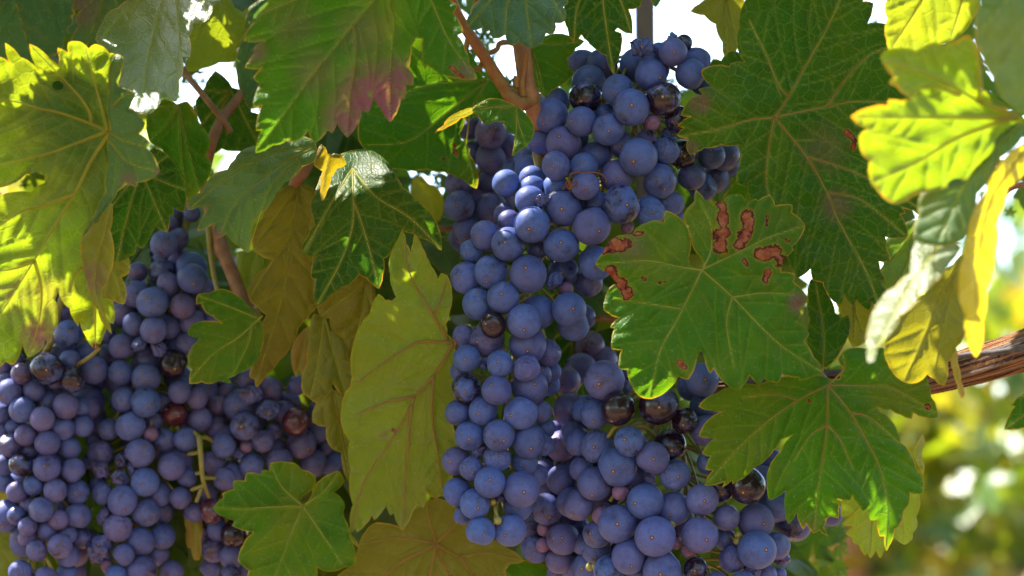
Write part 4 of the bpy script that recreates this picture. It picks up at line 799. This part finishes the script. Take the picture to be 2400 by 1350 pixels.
cluster('narrow tapering grape cluster at the left edge of the fruit', [O0, O4], [
    [(70, 55, 92, .3), (240, 50, 78, .3), (155, 182, 95, 0), (298, 245, 88, -.1), (467, 155, 92, .1), (440, 315, 82, -.15), (582, 300, 75, .3), (180, 360, 78, .1), (330, 415, 90, -.05), (490, 450, 80, .3), (70, 430, 84, .1), (340, 130, 75, .7), (100, 300, 60, .7), (10, 200, 75, .5), (10, 330, 70, .7), (150, 565, 84, 0), (328, 590, 98, -.1), (512, 605, 84, .15), (25, 570, 78, .4), (210, 470, 60, .8), (235, 715, 72, .1), (390, 750, 84, -.05), (118, 760, 76, .05), (545, 760, 85, .5), (30, 690, 68, .5), (290, 885, 86, -.15), (545, 928, 92, .2), (410, 955, 72, 0), (118, 922, 66, .2), (195, 1000, 66, -.05), (205, 850, 55, .5), (330, 1035, 70, .3), (190, 1080, 65, .3), (130, 1060, 55, .6), (480, 1060, 62, .5), (257, 1175, 74, .0), (425, 1140, 86, -.1), (480, 1212, 78, .3), (145, 1320, 86, .1, 'w'), (320, 1365, 80, .0), (580, 1090, 70, .7), (470, 1330, 75, .6), (230, 1390, 60, .2), (620, 170, 80, .8), (570, 170, 60, .6)],
    [(150, 1275, 75, .3), (490, 1180, 72, .5), (660, 1250, 100, .2), (480, 1010, 105, .7), (440, 850, 65, 1.0), (30, 1240, 58, .5), (40, 1335, 65, .2), (330, 1240, 116, -.05, 'g'), (505, 1322, 90, -.1, 'g'), (215, 1340, 60, .6), (610, 1130, 70, .9), (740, 1000, 75, 1.0), (120, 1180, 60, .9), (390, 1330, 60, .6)]],
    0.06, 125, [(100, 850), (100, 1000), (100, 1150), (100, 1320)], [(120, 800, .07), (140, 720, .08), (170, 640, .08)], bloom=0.85, shade_tint=0.2,
    extra_stems=[[(95, 1290, .065), (115, 1320, .06), (125, 1350, .065)], [(165, 865, .07), (205, 840, .06), (235, 815, .06)]])
cluster('tall grape cluster left of centre with rows of shrivelled berries down its left flank', [O4, O0], [
    [(1150, 370, 95, .5), (1355, 610, 108, -.1), (1180, 650, 82, .2), (1140, 565, 98, .3), (1350, 530, 108, .5), (1260, 480, 80, .7), (970, 560, 70, .8), (950, 720, 95, .3), (1075, 775, 112, -.05), (1285, 800, 88, 0), (1350, 910, 88, .1), (1080, 970, 96, -.1), (1195, 950, 92, .3), (940, 930, 80, .3), (860, 1090, 92, .3), (980, 1070, 55, -.05, 'r'), (1115, 1100, 64, -.05, 'r'), (1310, 1070, 82, .2), (1030, 1180, 97, .0), (1220, 1210, 100, .1, 'g'), (850, 1272, 87, .1), (1030, 1305, 104, -.1), (1270, 1355, 80, .2), (1210, 1085, 55, .4, 'r'), (1190, 230, 65, 1.0), (1350, 150, 62, 1.0), (1250, 330, 80, 1.1), (1430, 680, 80, .8), (870, 850, 80, .9), (1500, 880, 70, .6), (1150, 460, 70, .9)],
    [(875, 108, 92, .2), (1025, 130, 105, -.15), (1260, 60, 80, .1), (1385, 102, 78, .1), (920, 295, 106, .1), (1230, 210, 86, .4, 'g'), (1405, 245, 88, -.15), (765, 320, 78, .5), (1060, 350, 54, .2, 's'), (985, 485, 106, -.05), (1310, 390, 89, -.1), (1165, 395, 84, .3), (1520, 310, 82, .4), (705, 488, 95, .3), (850, 535, 52, .3, 'r'), (1205, 582, 95, -.1), (1312, 657, 73, -.15), (705, 602, 68, .1, 'r'), (842, 668, 68, .0, 'r'), (1020, 690, 102, -.05), (1120, 770, 92, .5), (722, 770, 80, .2, 'w'), (860, 822, 107, -.15), (1272, 803, 78, -.05), (1025, 902, 104, .1), (742, 925, 66, .1, 'r'), (830, 1015, 101, -.1, 'w'), (990, 1107, 102, .0), (1145, 1070, 90, .3), (705, 1150, 108, .05, 'r'), (872, 1200, 75, -.1), (755, 1280, 50, .2, 's'), (1000, 1310, 106, .2), (820, 1345, 82, .0), (1110, 1200, 80, .6), (1150, 900, 80, .8), (660, 400, 60, .8), (1150, 130, 80, .7), (1080, 260, 70, .8), (690, 700, 60, .5), (1210, 1320, 80, .9), (930, 600, 45, .3, 'r'), (620, 550, 50, .9), (1360, 900, 70, .3)]],
    0.068, 150, [(410, 620), (370, 800), (330, 950), (330, 1150), (300, 1330)], [(430, 560, .085), (440, 500, .09), (450, 420, .09)], bloom=0.85, shade_tint=0.18, wr=0.12)
cluster('loose grape cluster with bare green stalks showing between its berries, behind the flat bottom leaf', [O0], [
    [(1530, 150, 78, .3), (1680, 150, 112, .2), (1722, 300, 102, 0), (1890, 180, 78, -.05, 'r'), (1768, 72, 85, .1, 'r'), (2085, 260, 100, 0, 'g'), (1842, 400, 86, .05, 'w'), (2120, 420, 102, .3, 'k'), (1572, 432, 90, .0), (1500, 550, 86, .5), (1582, 670, 84, -.1), (1640, 625, 85, .2), (1772, 572, 88, .2), (1965, 540, 95, .4), (1680, 490, 50, .2, 'r'), (1730, 440, 42, .1, 's'), (1490, 890, 90, .0, 'g'), (1370, 905, 68, .2), (1640, 1055, 92, .15, 'g'), (1530, 1030, 75, .4), (1500, 1172, 84, .1), (1630, 1215, 88, .1), (1480, 1290, 75, .3), (1620, 1355, 82, .0), (1420, 1050, 55, .7), (1930, 330, 60, .5, 'r'), (2000, 200, 80, .5), (2230, 330, 90, .3, 'k'), (2250, 180, 80, .4), (2040, 120, 80, .5, 'r'), (1600, 60, 70, .6), (2090, 10, 70, .3), (2280, 420, 80, .6, 'k'), (1930, 450, 70, .6), (2000, 640, 90, .7, 'k'), (2200, 560, 100, .6, 'k'), (2330, 560, 90, .8, 'k'), (1450, 780, 80, .8), (1700, 760, 90, .9), (1800, 900, 90, .9), (1750, 1300, 90, .5), (1560, -60, 90, .6), (1750, -40, 80, .5, 'k'), (1900, 40, 90, .7, 'k')]],
    0.075, 150, [(600, 930), (560, 1050), (530, 1200), (530, 1330)], [(600, 900, .09), (610, 830, .085), (600, 720, .08)], bloom=0.8, shade_tint=0.26, wr=0.3,
    extra_stems=[[(467, 1023, .066), (470, 1060, .062), (474, 1110, .062), (480, 1140, .064), (490, 1165, .07)], [(467, 1024, .066), (455, 1012, .07)], [(467, 1026, .066), (485, 1026, .07), (505, 1040, .075)], [(470, 1060, .062), (440, 1065, .07)], [(474, 1108, .062), (460, 1110, .066)], [(475, 1120, .062), (505, 1120, .068)], [(478, 1138, .063), (448, 1148, .068)], [(472, 1145, .064), (460, 1177, .062)]])
# ================================================================== canes, stalks, wood
cane = empty('vine_cane', at(1230, 180, .02), 'red brown vine cane forking above the long central cluster with a curly tendril', 'vine cane', 'woody canes of the vine')
T = Tubes(); T.add([at(1215, -60, .02), at(1219, 60, .016), at(1228, 150, .012), at(1240, 225, .010), at(1262, 290, .018), at(1290, 380, .04)], 0.0036, 0.0032, seg=14, n=10, rough=0.04, radf=lambda u: 1 + 0.22 * math.exp(-((u - .60) / .05) ** 2))
T.build('cane', M_CANE, cane, cane.location)
T = Tubes(); T.add([at(1052, -20, -.03), at(1075, 40, -.018), at(1120, 110, -.006), at(1165, 180, .004), at(1198, 228, .004), at(1222, 243, .006), at(1248, 232, .010)], 0.0019, 0.0030, seg=12, n=8, radf=lambda u: 1 + 0.1 * math.sin(u * 40) * (u > .8))
T.build('side_shoot', M_SHOOT, cane, cane.location)
T = Tubes(); T.add([at(1232, 118, .004), at(1228, 160, .005), at(1222, 195, .005), at(1224, 225, .006)], 0.0013, 0.0018, seg=9)
T.add([at(1212, 205, .004), at(1209, 190, .004), at(1213, 180, .004)], 0.0012, 0.0015, seg=9)
T.build('bud', M_SHOOT, cane, cane.location)
T = Tubes(); T.add([at(1104, 163, -.008), at(1118, 162, -.004), at(1130, 148, .0), at(1142, 128, .003), at(1155, 121, .004), at(1166, 114, .006), at(1170, 103, .006), at(1182, 99, .008), at(1196, 100, .012), at(1215, 108, .018)], 0.0009, 0.0011, seg=8)
T.add([at(1092, 150, .004), at(1090, 128, .004), at(1096, 95, .003), at(1105, 60, .002), at(1120, -10, .002)], 0.0010, 0.0013, seg=8)
T.build('tendril', M_SHOOT, cane, cane.location)

c2 = empty('vine_cane', at(560, 650, .05), 'brown vine cane running down behind the dull green leaf on the left', 'vine cane', 'woody canes of the vine')
T = Tubes(); T.add([at(480, 430, .07), at(512, 560, .062), at(540, 630, .056), at(567, 700, .053), at(600, 770, .052), at(640, 850, .06)], 0.0030, 0.0028, seg=12, rough=.04, radf=lambda u: 1 + .2 * math.exp(-((u - .25) / .04) ** 2))
T.build('cane', M_CANE2, c2, c2.location)
T = Tubes(); T.add([at(486, 480, .066), at(490, 560, .06), at(500, 640, .058), at(512, 690, .05)], 0.0012, 0.001, seg=8); T.build('petiole', M_RACHIS, c2, c2.location)
c3 = empty('vine_cane', at(505, 290, .045), 'thin red brown stems crossing below the white sky specks', 'vine cane', 'woody canes of the vine')
T = Tubes(); T.add([at(395, 120, .07), at(445, 185, .055), at(470, 215, .047), at(520, 278, .044), at(540, 310, .046)], 0.0014, 0.0014, seg=8); T.build('petiole', M_CANE2, c3, c3.location)
T = Tubes(); T.add([at(585, 195, .056), at(550, 240, .05), at(520, 280, .046), at(496, 335, .042), at(480, 400, .05)], 0.0019, 0.0024, seg=9); T.build('cane', M_CANE2, c3, c3.location)
c4 = empty('vine_cane', at(1030, 533, .06), 'short brown twig crossing the bright gap left of the shaded cluster', 'twig', 'woody canes of the vine')
T = Tubes(); T.add([at(930, 528, .05), at(1015, 534, .055), at(1060, 534, .058), at(1120, 528, .075)], 0.0011, 0.0012, seg=8); T.build('cane', M_CANE2, c4, c4.location)
c5 = empty('vine_cane', at(1410, 747, .03), 'orange twig crossing the dark hollow beside the brown spotted leaf', 'twig', 'woody canes of the vine')
T = Tubes(); T.add([at(1360, 750, .03), at(1400, 746, .022), at(1440, 750, .02), at(1520, 760, .01)], 0.0010, 0.0011, seg=8); T.build('cane', M_SHOOT, c5, c5.location)
c6 = empty('vine_cane', at(715, 420, .02), 'brown cane between the drooping grey leaf and the glare patch leaf', 'vine cane', 'woody canes of the vine')
T = Tubes(); T.add([at(730, 350, .03), at(712, 400, .026), at(692, 432, .034), at(685, 520, .075)], 0.0027, 0.0025, seg=10); T.build('cane', M_CANE2, c6, c6.location)
c7 = empty('vine_cane', at(2370, 450, -.04), 'thin stem arching out of the right edge beside the yellow leaf edge', 'twig', 'woody canes of the vine')
T = Tubes(); T.add([at(2430, 432, -.05), at(2390, 434, -.04), at(2362, 446, -.04), at(2346, 475, -.05), at(2330, 520, -.06)], 0.0012, 0.0010, seg=8); T.build('cane', M_CANE2, c7, c7.location)

T = Tubes(); T.add([at(1318, 445, -.004), at(1333, 425, -.006), at(1340, 407, -.007), at(1365, 404, -.008), at(1400, 405, -.008), at(1418, 415, -.008), at(1421, 427, -.007)], 0.0003, 0.00025, seg=6)
T.add([at(1326, 432, -.006), at(1332, 422, -.009), at(1338, 430, -.008), at(1347, 424, -.008), at(1352, 430, -.007), at(1343, 438, -.007)], 0.00035, 0.0003, seg=6)
T.add([at(1330, 440, -.006), at(1335, 428, -.009), at(1330, 420, -.009)], 0.0006, 0.0004, seg=6)
T.add([at(1334, 424, -.008), at(1339, 436, -.009), at(1334, 444, -.008)], 0.0006, 0.0005, seg=6)
tag(T.build('dry_tendril', M_DRY), 'dry red brown tendril scrap lying on the upper berries of the central cluster', 'tendril')


def wood(name, pts, r0, r1, label, seed):
    """old woody arm: flattened, split lengthwise, with peeling ridges"""
    g = NG('weathered_wood'); tc = g.n('TexCoord'); uv = g.at('along').outputs['Vector']
    mp = g.n('Mapping', {'Vector': uv, 'Scale': (4.0, 330.0, 330.0)}); a = g.noise(mp.outputs[0], 3.0, 6, 0.7)
    mp2 = g.n('Mapping', {'Vector': uv, 'Scale': (2.0, 90.0, 90.0)}); b = g.noise(mp2.outputs[0], 3.0, 4, 0.6)
    col = g.mix(g.ramp(b, .36, .62), (0.38, 0.17, 0.065), (0.24, 0.18, 0.15)); col = g.mix(g.ramp(a, .42, .56, 1.0, 0.0), col, (0.045, 0.02, 0.012))
    col = g.mix(g.math('MULTIPLY', g.ramp(a, .58, .75), .6), col, (0.42, 0.24, 0.13))
    bp = g.n('Bump', {'Height': g.math('ADD', a, b), 'Strength': 0.9, 'Distance': 0.002})
    m = g.done(g.n('BsdfPrincipled', {'Base Color': col, 'Roughness': 0.95, 'Specular IOR Level': 0.15, 'Normal': bp.outputs[0]}))
    P = spline(pts, 60); n = len(P); seg = 84; r = np.random.default_rng(seed); V = []; F = []; A = []
    rd = [(r.uniform(0, 6.28), r.uniform(.06, .2), r.uniform(.3, 1.2), r.uniform(0, 6.28), r.uniform(-.5, .5)) for _ in range(16)]
    for i, p in enumerate(P):
        t = (P[min(i + 1, n - 1)] - P[max(i - 1, 0)]).normalized(); up = (UPV - t * UPV.dot(t)).normalized(); b = t.cross(up); u = i / (n - 1)
        for k in range(seg):
            th = 2 * math.pi * k / seg; q = 1.0
            for c, wd, h, ph, tw in rd:
                dlt = (th - c - tw * u * .6 + math.pi) % (2 * math.pi) - math.pi
                q += 0.11 * h * math.exp(-(dlt / wd) ** 2) * (0.55 + .6 * math.sin(u * 9 + ph)) * (-1 if h > .85 else 1)
            q += 0.02 * math.sin(u * 23 + th * 2) + 0.012 * r.normal()
            ra = (r0 + (r1 - r0) * u) * q
            V.append(p + up * (math.cos(th) * ra) + b * (math.sin(th) * ra * .8)); A.append((u * 0.3, math.cos(th) * r0, math.sin(th) * r0))
    for i in range(n - 1):
        for k in range(seg): F.append((i * seg + k, i * seg + (k + 1) % seg, (i + 1) * seg + (k + 1) % seg, (i + 1) * seg + k))
    base = P[0]
    me = mesh_np(name, [tuple(v - base) for v in V], F); attr(me, 'along', A, 'FLOAT_VECTOR')
    root = empty('woody_branch', base, label, 'vine arm'); link('wood', me, m, root)
    return root


arm = wood('wood', [at(2520, 776, -.015), at(2400, 820, .0), at(2290, 854, .012), at(2170, 886, .022), at(2020, 900, .03), at(1850, 900, .034), at(1640, 920, .045)], 0.0085, 0.0050, 'weathered split woody arm of the vine entering from the right edge', 5)
T = Tubes(); T.add([at(2440, 810, -.018), at(2330, 826, -.004), at(2240, 836, .006), at(2060, 868, .018), at(1930, 876, .022), at(1700, 900, .03)], 0.0012, 0.0012, seg=8)
tag(T.build('trellis_wire', M_WIRE), 'grey trellis wire running along the weathered woody arm', 'wire')

# steel post of the trellis, from the soil up
post_b = at(1511, 60, .16); T = Tubes()
T.add([Vector((post_b.x, post_b.y, -.2)), Vector((post_b.x, post_b.y, 1.75))], 0.0058, 0.0058, seg=4, smooth=False)
po = T.build('trellis_post', M_POST); tag(po, 'mauve grey metal trellis post against the bright sky at the top', 'post')
for f in po.data.polygons: f.use_smooth = False
bv = po.modifiers.new('edge', 'BEVEL'); bv.width = 0.0008; bv.segments = 2


# ================================================================== masses of leaves
def template(r):
    """a five lobed leaf of unit size in its plane, petiole at the origin, with saw teeth"""
    lobes = [(90, 1.0, 26), (35, .86, 24), (145, .86, 24), (-25, .62, 26), (205, .62, 26)]
    pts = []
    n = 56
    for i in range(n):
        a = math.radians(-75 + 330 * i / (n - 1)); q = 0.30
        for c, L, wd in lobes:
            d = abs((math.degrees(a) - c + 180) % 360 - 180); q = max(q, L * math.exp(-(d / wd) ** 2 * .8))
        q *= 1 + (0.07 if i % 2 else -0.05) + r.uniform(-.02, .02)
        pts.append((q * math.cos(a), q * math.sin(a) - .2))
    return np.array(pts)


def leaf_mass(name, leaves, mat, parent=None):
    """leaves: (centre, normal, size, spin, tone) -> one mesh"""
    V = []; F = []; tone = []; lcs = []; r = random.Random(3); temps = [template(r) for _ in range(6)]; base = 0
    for c, nrm, s, spin, tn in leaves:
        t = temps[r.randrange(6)]; n = len(t)
        X = np.concatenate([t, t * 0.66, t * 0.33, [[0, 0]]]); rr = (X ** 2).sum(1)
        ph = r.uniform(0, 6.28); k = r.uniform(-.28, .28)
        z = k * rr + 0.08 * np.sin(X[:, 0] * 5 + ph) + 0.07 * np.sin(X[:, 1] * 6 + ph * 2) - 0.10 * np.abs(X[:, 0])
        q = nrm.to_track_quat('Z', 'Y').to_matrix() @ Matrix.Rotation(spin, 3, 'Z')
        M = np.array(q)
        V.append((np.stack([X[:, 0], X[:, 1], z], 1) * s) @ M.T + np.array(c)); tone += [tn] * len(X)
        lcs.append(np.stack([X[:, 0] * s, X[:, 1] * s, np.zeros(len(X))], 1) + np.array([r.uniform(0, 3), r.uniform(0, 3), 0]))
        for a in range(n - 1):
            for lv in range(2):
                F.append((base + lv * n + a, base + lv * n + a + 1, base + (lv + 1) * n + a + 1)); F.append((base + lv * n + a, base + (lv + 1) * n + a + 1, base + (lv + 1) * n + a))
            F.append((base + 2 * n + a, base + 2 * n + a + 1, base + 3 * n))
        base += len(X)
    V = np.concatenate(V); org = V.mean(0) if parent is None else np.array(parent.location)
    me = mesh_np(name, V - org, F); attr(me, 'tone', tone); attr(me, 'lc', np.concatenate(lcs), 'FLOAT_VECTOR')
    o = link(name, me, mat, parent)
    if parent is None: o.location = org
    return o


def mass_material(name, greens, transl, tf=0.45):
    g = NG(name); t = g.at('tone').outputs['Fac']; lc = g.at('lc').outputs['Vector']
    def rampc(cols):
        nd = g.n('ValToRGB', {0: t}); e = nd.color_ramp.elements
        while len(e) < len(cols): e.new(0.5)
        for i, c in enumerate(cols): e[i].position = i / (len(cols) - 1); e[i].color = (*c, 1)
        return nd.outputs[0]
    n = g.noise(lc, 140, 4, 0.6); v = g.n('TexVoronoi', {'Vector': lc, 'Scale': 120.0}, feature='DISTANCE_TO_EDGE', voronoi_dimensions='2D'); net = g.ramp(v.outputs[0], 0, .08, 1, 0)
    b = g.mix(g.math('MULTIPLY', n, .6), rampc(greens), (0.05, 0.10, 0.02)); b = g.mix(g.math('MULTIPLY', net, .35), b, (0.2, 0.22, 0.06))
    pr = g.n('BsdfPrincipled', {'Base Color': b, 'Roughness': 0.4, 'Specular IOR Level': 0.5}); tr = g.n('BsdfTranslucent', {'Color': rampc(transl)})
    return g.done(g.n('MixShader', {0: tf, 1: pr.outputs[0], 2: tr.outputs[0]}))


M_INNER = mass_material('inner_leaves', [(0.02, 0.07, 0.012), (0.035, 0.10, 0.02), (0.07, 0.12, 0.02)], [(0.10, 0.22, 0.008), (0.22, 0.34, 0.01), (0.36, 0.40, 0.01)])
M_ROW = mass_material('row_leaves', [(0.02, 0.07, 0.02), (0.04, 0.11, 0.02), (0.10, 0.14, 0.02), (0.26, 0.2, 0.02)], [(0.09, 0.25, 0.008), (0.22, 0.38, 0.01), (0.52, 0.56, 0.01), (0.8, 0.55, 0.015)], 0.45)

# where the photo shows sunlight: (px, py, depth, radius px) - the canopy stays open along these lines to the sun
LIT = [(190, 122, -.05, 14), (228, 150, -.05, 10), (20, 180, -.05, 18), (95, 165, -.05, 8), (60, 610, -.05, 26), (30, 690, -.05, 26), (205, 735, -.05, 16), (110, 700, -.05, 14), (20, 560, -.05, 12), (1915, 1190, -.026, 14), (1435, 770, -.038, 8), (470, 35, .02, 12), (300, 215, -.02, 6), (345, 245, -.03, 10),
       (515, 70, .06, 12), (625, 330, -.045, 34), (850, 388, .0, 46), (780, 385, 0, 24), (740, 345, .0, 40), (1270, 470, .01, 50), (1230, 520, .0, 45), (2100, 320, -.16, 50), (2050, 300, -.16, 20), (2260, 250, -.16, 26), (2160, 640, -.155, 50), (2090, 745, -.155, 30), (2050, 810, -.15, 16), (2300, 500, -.145, 80), (2280, 700, -.145, 60),
       (2180, 60, -.085, 70), (2120, 60, -.085, 50), (1510, 880, -.038, 40), (2330, 850, .0, 60), (1470, 950, 0, 30), (2060, 1250, .02, 45), (2130, 800, -.07, 40)]
GAPS = [(515, 168, 30), (440, 220, 15), (592, 238, 12), (392, 375, 14), (417, 408, 14), (525, 380, 22), (1197, 140, 26), (1098, 245, 14), (1108, 262, 6), (982, 88, 8), (1000, 430, 9), (1330, 70, 28), (1390, 105, 26), (1600, 60, 115), (1470, 120, 30), (1690, 80, 60), (2055, 20, 36), (1842, 1028, 16), (18, 425, 24), (1885, 660, 10), (1090, 80, 10)]



def face_depth(X, Y, z):
    """depth of the foremost leaf at these photo pixels, z where there is none"""
    best = np.full(len(X), 9.0)
    for pa, f in FACE:
        k = (X > pa[:, 0].min()) & (X < pa[:, 0].max()) & (Y > pa[:, 1].min()) & (Y < pa[:, 1].max())
        if not k.any(): continue
        i = np.where(k)[0]; i = i[inside(X[i], Y[i], pa)]
        if len(i): best[i] = np.minimum(best[i], f(X[i], Y[i]))
    return np.where(best < 8, best, z)


_l = np.array(LIT); LIT = [(a, b, d, r) for (a, b, _, r), d in zip(LIT, face_depth(_l[:, 0], _l[:, 1], _l[:, 2]))]


def blocks_sun(p, rad):
    for px, py, d, pr in LIT:
        v = p - at(px, py, d); k = v.dot(SUN)
        if k > 0.012 and (v - SUN * k).length < rad * 0.95 + pr * S0: return True
    return False


rg = random.Random(21)
inner = []
for k in range(9000):
    d = rg.uniform(.105, .34); px = rg.uniform(-250, 2150); py = rg.uniform(-150, 1500); s = rg.uniform(.030, .05) if k < 2500 else rg.uniform(.012, .03)
    p = at(px, py, d); rp = s * FOC / (DIST + d)
    if px > 1980 and py > 480: continue
    if px + rp > 2010 and py > 560: continue
    if any(math.hypot(px - a, py - b) < c + rp * 0.7 for a, b, c in GAPS): continue
    if blocks_sun(p, s): continue
    nrm = Vector((rg.gauss(0, .4), -1, rg.gauss(.35, .4))).normalized()
    inner.append((p, nrm, s, rg.uniform(0, 6.28), rg.random() ** 1.4))
    if len(inner) >= 700: break
print('inner', len(inner))
IC = [(*pix(p)[:2], s * FOC / (DIST + pix(p)[2])) for p, nrm, s, a, b in inner]
gxs, gys = np.meshgrid(np.arange(-30, 2400, 22.0), np.arange(-30, 1380, 22.0)); gxs = gxs.ravel(); gys = gys.ravel()
cov = np.zeros(len(gxs), bool)
for pa in OUTL: cov |= inside(gxs, gys, pa)
for a, b in zip(gxs[~cov], gys[~cov]):
    if a > 1975 and b > 500: continue
    room = min(math.hypot(a - x, b - y) - c for x, y, c in GAPS)
    if room < 8: continue
    if any((a - x) ** 2 + (b - y) ** 2 < (r * .55) ** 2 for x, y, r in IC): continue
    d = rg.uniform(.10, .2); rp = min(rg.uniform(60, 150), room * 1.05, max(20, (1995 - a) * 1.1) if b > 440 else 999); s = rp / FOC * (DIST + d); p = at(a, b, d)
    if blocks_sun(p, s * .6): continue
    inner.append((p, Vector((rg.gauss(0, .3), -1, rg.gauss(.3, .3))).normalized(), s, rg.uniform(0, 6.28), rg.random() ** 1.4)); IC.append((a, b, rp))
print('inner', len(inner))
tag(leaf_mass('inner_foliage', inner, M_INNER), 'dark mass of vine leaves deep behind the fruit', 'foliage', kind='stuff')
can = []
for k in range(6000):
    xx = rg.uniform(-.66, .55); yy = rg.uniform(-.44 if xx < -.07 else -.24, .42)
    p = MID + Vector((xx, yy, rg.uniform(.085, .36))); s = rg.uniform(.035, .055)
    x, y, d = pix(p)
    if y + s * 1.05 * FOC / (DIST + d) > -15: continue
    if blocks_sun(p, s): continue
    nrm = Vector((rg.gauss(0, .45), rg.gauss(-.1, .45), 1)).normalized()
    can.append((p, nrm, s, rg.uniform(0, 6.28), rg.random()))
    if len(can) >= 950: break
# close the holes through which sun would reach what the photo shows in shade
CC = np.array([tuple(c[0]) for c in can]); CS = np.array([c[2] for c in can]); SV = np.array(SUN)
for s0, s1, step in ((.030, .042, 26), (.015, .021, 18), (.008, .011, 12)):
    GX, GY = [q.ravel().astype(float) for q in np.meshgrid(np.arange(-20, 2380, step), np.arange(-10, 1340, step))]
    ZG = dict(zip(zip(GY.astype(int), GX.astype(int)), face_depth(GX, GY, np.zeros(len(GX)))))
    for py in range(-10, 1340, step):
        for px in range(-20, 2380, step):
            z0 = ZG[(py, px)]
            p0 = at(px, py, z0); v = CC - np.array(p0); kk = v @ SV; dd = np.linalg.norm(v - np.outer(kk, SV), axis=1)
            if ((dd < CS * 0.36) & (kk > .01)).any(): continue
            for kq in range(8, 70):
                p = p0 + SUN * (kq * .012); s = rg.uniform(s0, s1); x, y, d = pix(p)
                if y + s * 1.1 * FOC / (DIST + d) < -15: break
            if blocks_sun(p, s * 0.75): continue
            nrm = (SUN + Vector((rg.gauss(0, .25), rg.gauss(0, .25), rg.gauss(0, .2)))).normalized()
            can.append((p, nrm, s, rg.uniform(0, 6.28), rg.random())); CC = np.vstack([CC, tuple(p)]); CS = np.append(CS, s)
tag(leaf_mass('canopy_foliage', can, M_INNER), 'leafy canopy of the same vine overhead shading the fruit', 'foliage', kind='stuff')

# ================================================================== the next vine rows
def row(y, x0, x1, n, z0, z1, label, seed, sz=(.045, .07), sunny=False):
    r = random.Random(seed); root = empty('grape_vine_row', Vector(((x0 + x1) / 2, y, 0)), label, 'vine row', 'vine rows behind')
    L = []
    for k in range(n):
        zz = z0 + (z1 - z0) * r.random() ** 0.9; x = r.uniform(x0, x1)
        top = z1 - .12 + .12 * math.sin(x * 3.1 + seed) + .06 * math.sin(x * 9.7)
        if zz > top: continue
        p = Vector((x, y + r.gauss(0, .16), zz))
        if sunny and blocks_sun(p, sz[1]): continue
        L.append((p, Vector((r.gauss(0, .7), r.gauss(-.4, .6), r.gauss(.5, .5))).normalized(), r.uniform(*sz), r.uniform(0, 6.28), r.random() ** .6))
    leaf_mass('foliage', L, M_ROW, root)
    x = x0 + .35
    while x < x1:
        T = Tubes(); T.add([Vector((x, y, -.1)), Vector((x + .03, y + .01, .4)), Vector((x - .01, y, .8)), Vector((x + .06, y, 1.0))], .032, .022, seg=10, rough=.15)
        T.add([Vector((x + .04, y, .92)), Vector((x + .3, y, 1.02)), Vector((x + .6, y, 1.03))], .016, .01, seg=8, rough=.15)
        T.build('trunk', M_CANE2, root, root.location); x += 1.15
    return root


row(2.35, -1.6, 1.9, 5400, .80, 1.67, 'sunlit vine row blurred behind the fruit on the right', 4)
row(5.0, -3.2, 3.6, 2600, .5, 1.72, 'second vine row farther off, half hidden by the nearer row', 8, (.055, .085))
row(0.12, -2.6, -.46, 900, .62, 1.62, 'same vine row going on beyond the left edge', 12, (.04, .06), True)
row(0.16, .50, 2.6, 900, .62, 1.62, 'same vine row going on beyond the right edge', 13, (.04, .06), True)
row(-2.1, -4.0, 4.0, 4200, .35, 2.45, 'vine row on the near side of the alley', 14, (.06, .09))
pb = at(1985, 1330, 2.2); T = Tubes(); T.add([Vector((pb.x, pb.y, -.1)), Vector((pb.x, pb.y, 1.12))], .028, .026, seg=12, smooth=False)
tag(T.build('wooden_post', plain('post_wood', (0.36, 0.13, 0.05), (0.46, 0.2, 0.08), 30, .8)), 'blurred reddish wooden post below the lower right leaf', 'post')
hb = at(2100, 1322, 2.3); T = Tubes(); T.add([Vector((-1.6, hb.y, hb.z)), Vector((2.0, hb.y, hb.z - .005))], .010, .010, seg=10, smooth=False)
tag(T.build('drip_hose', plain('hose_plastic', (0.10, 0.085, 0.10), (0.14, 0.11, 0.13), 20, .5)), 'dark irrigation hose running level behind the lower right leaf', 'hose')
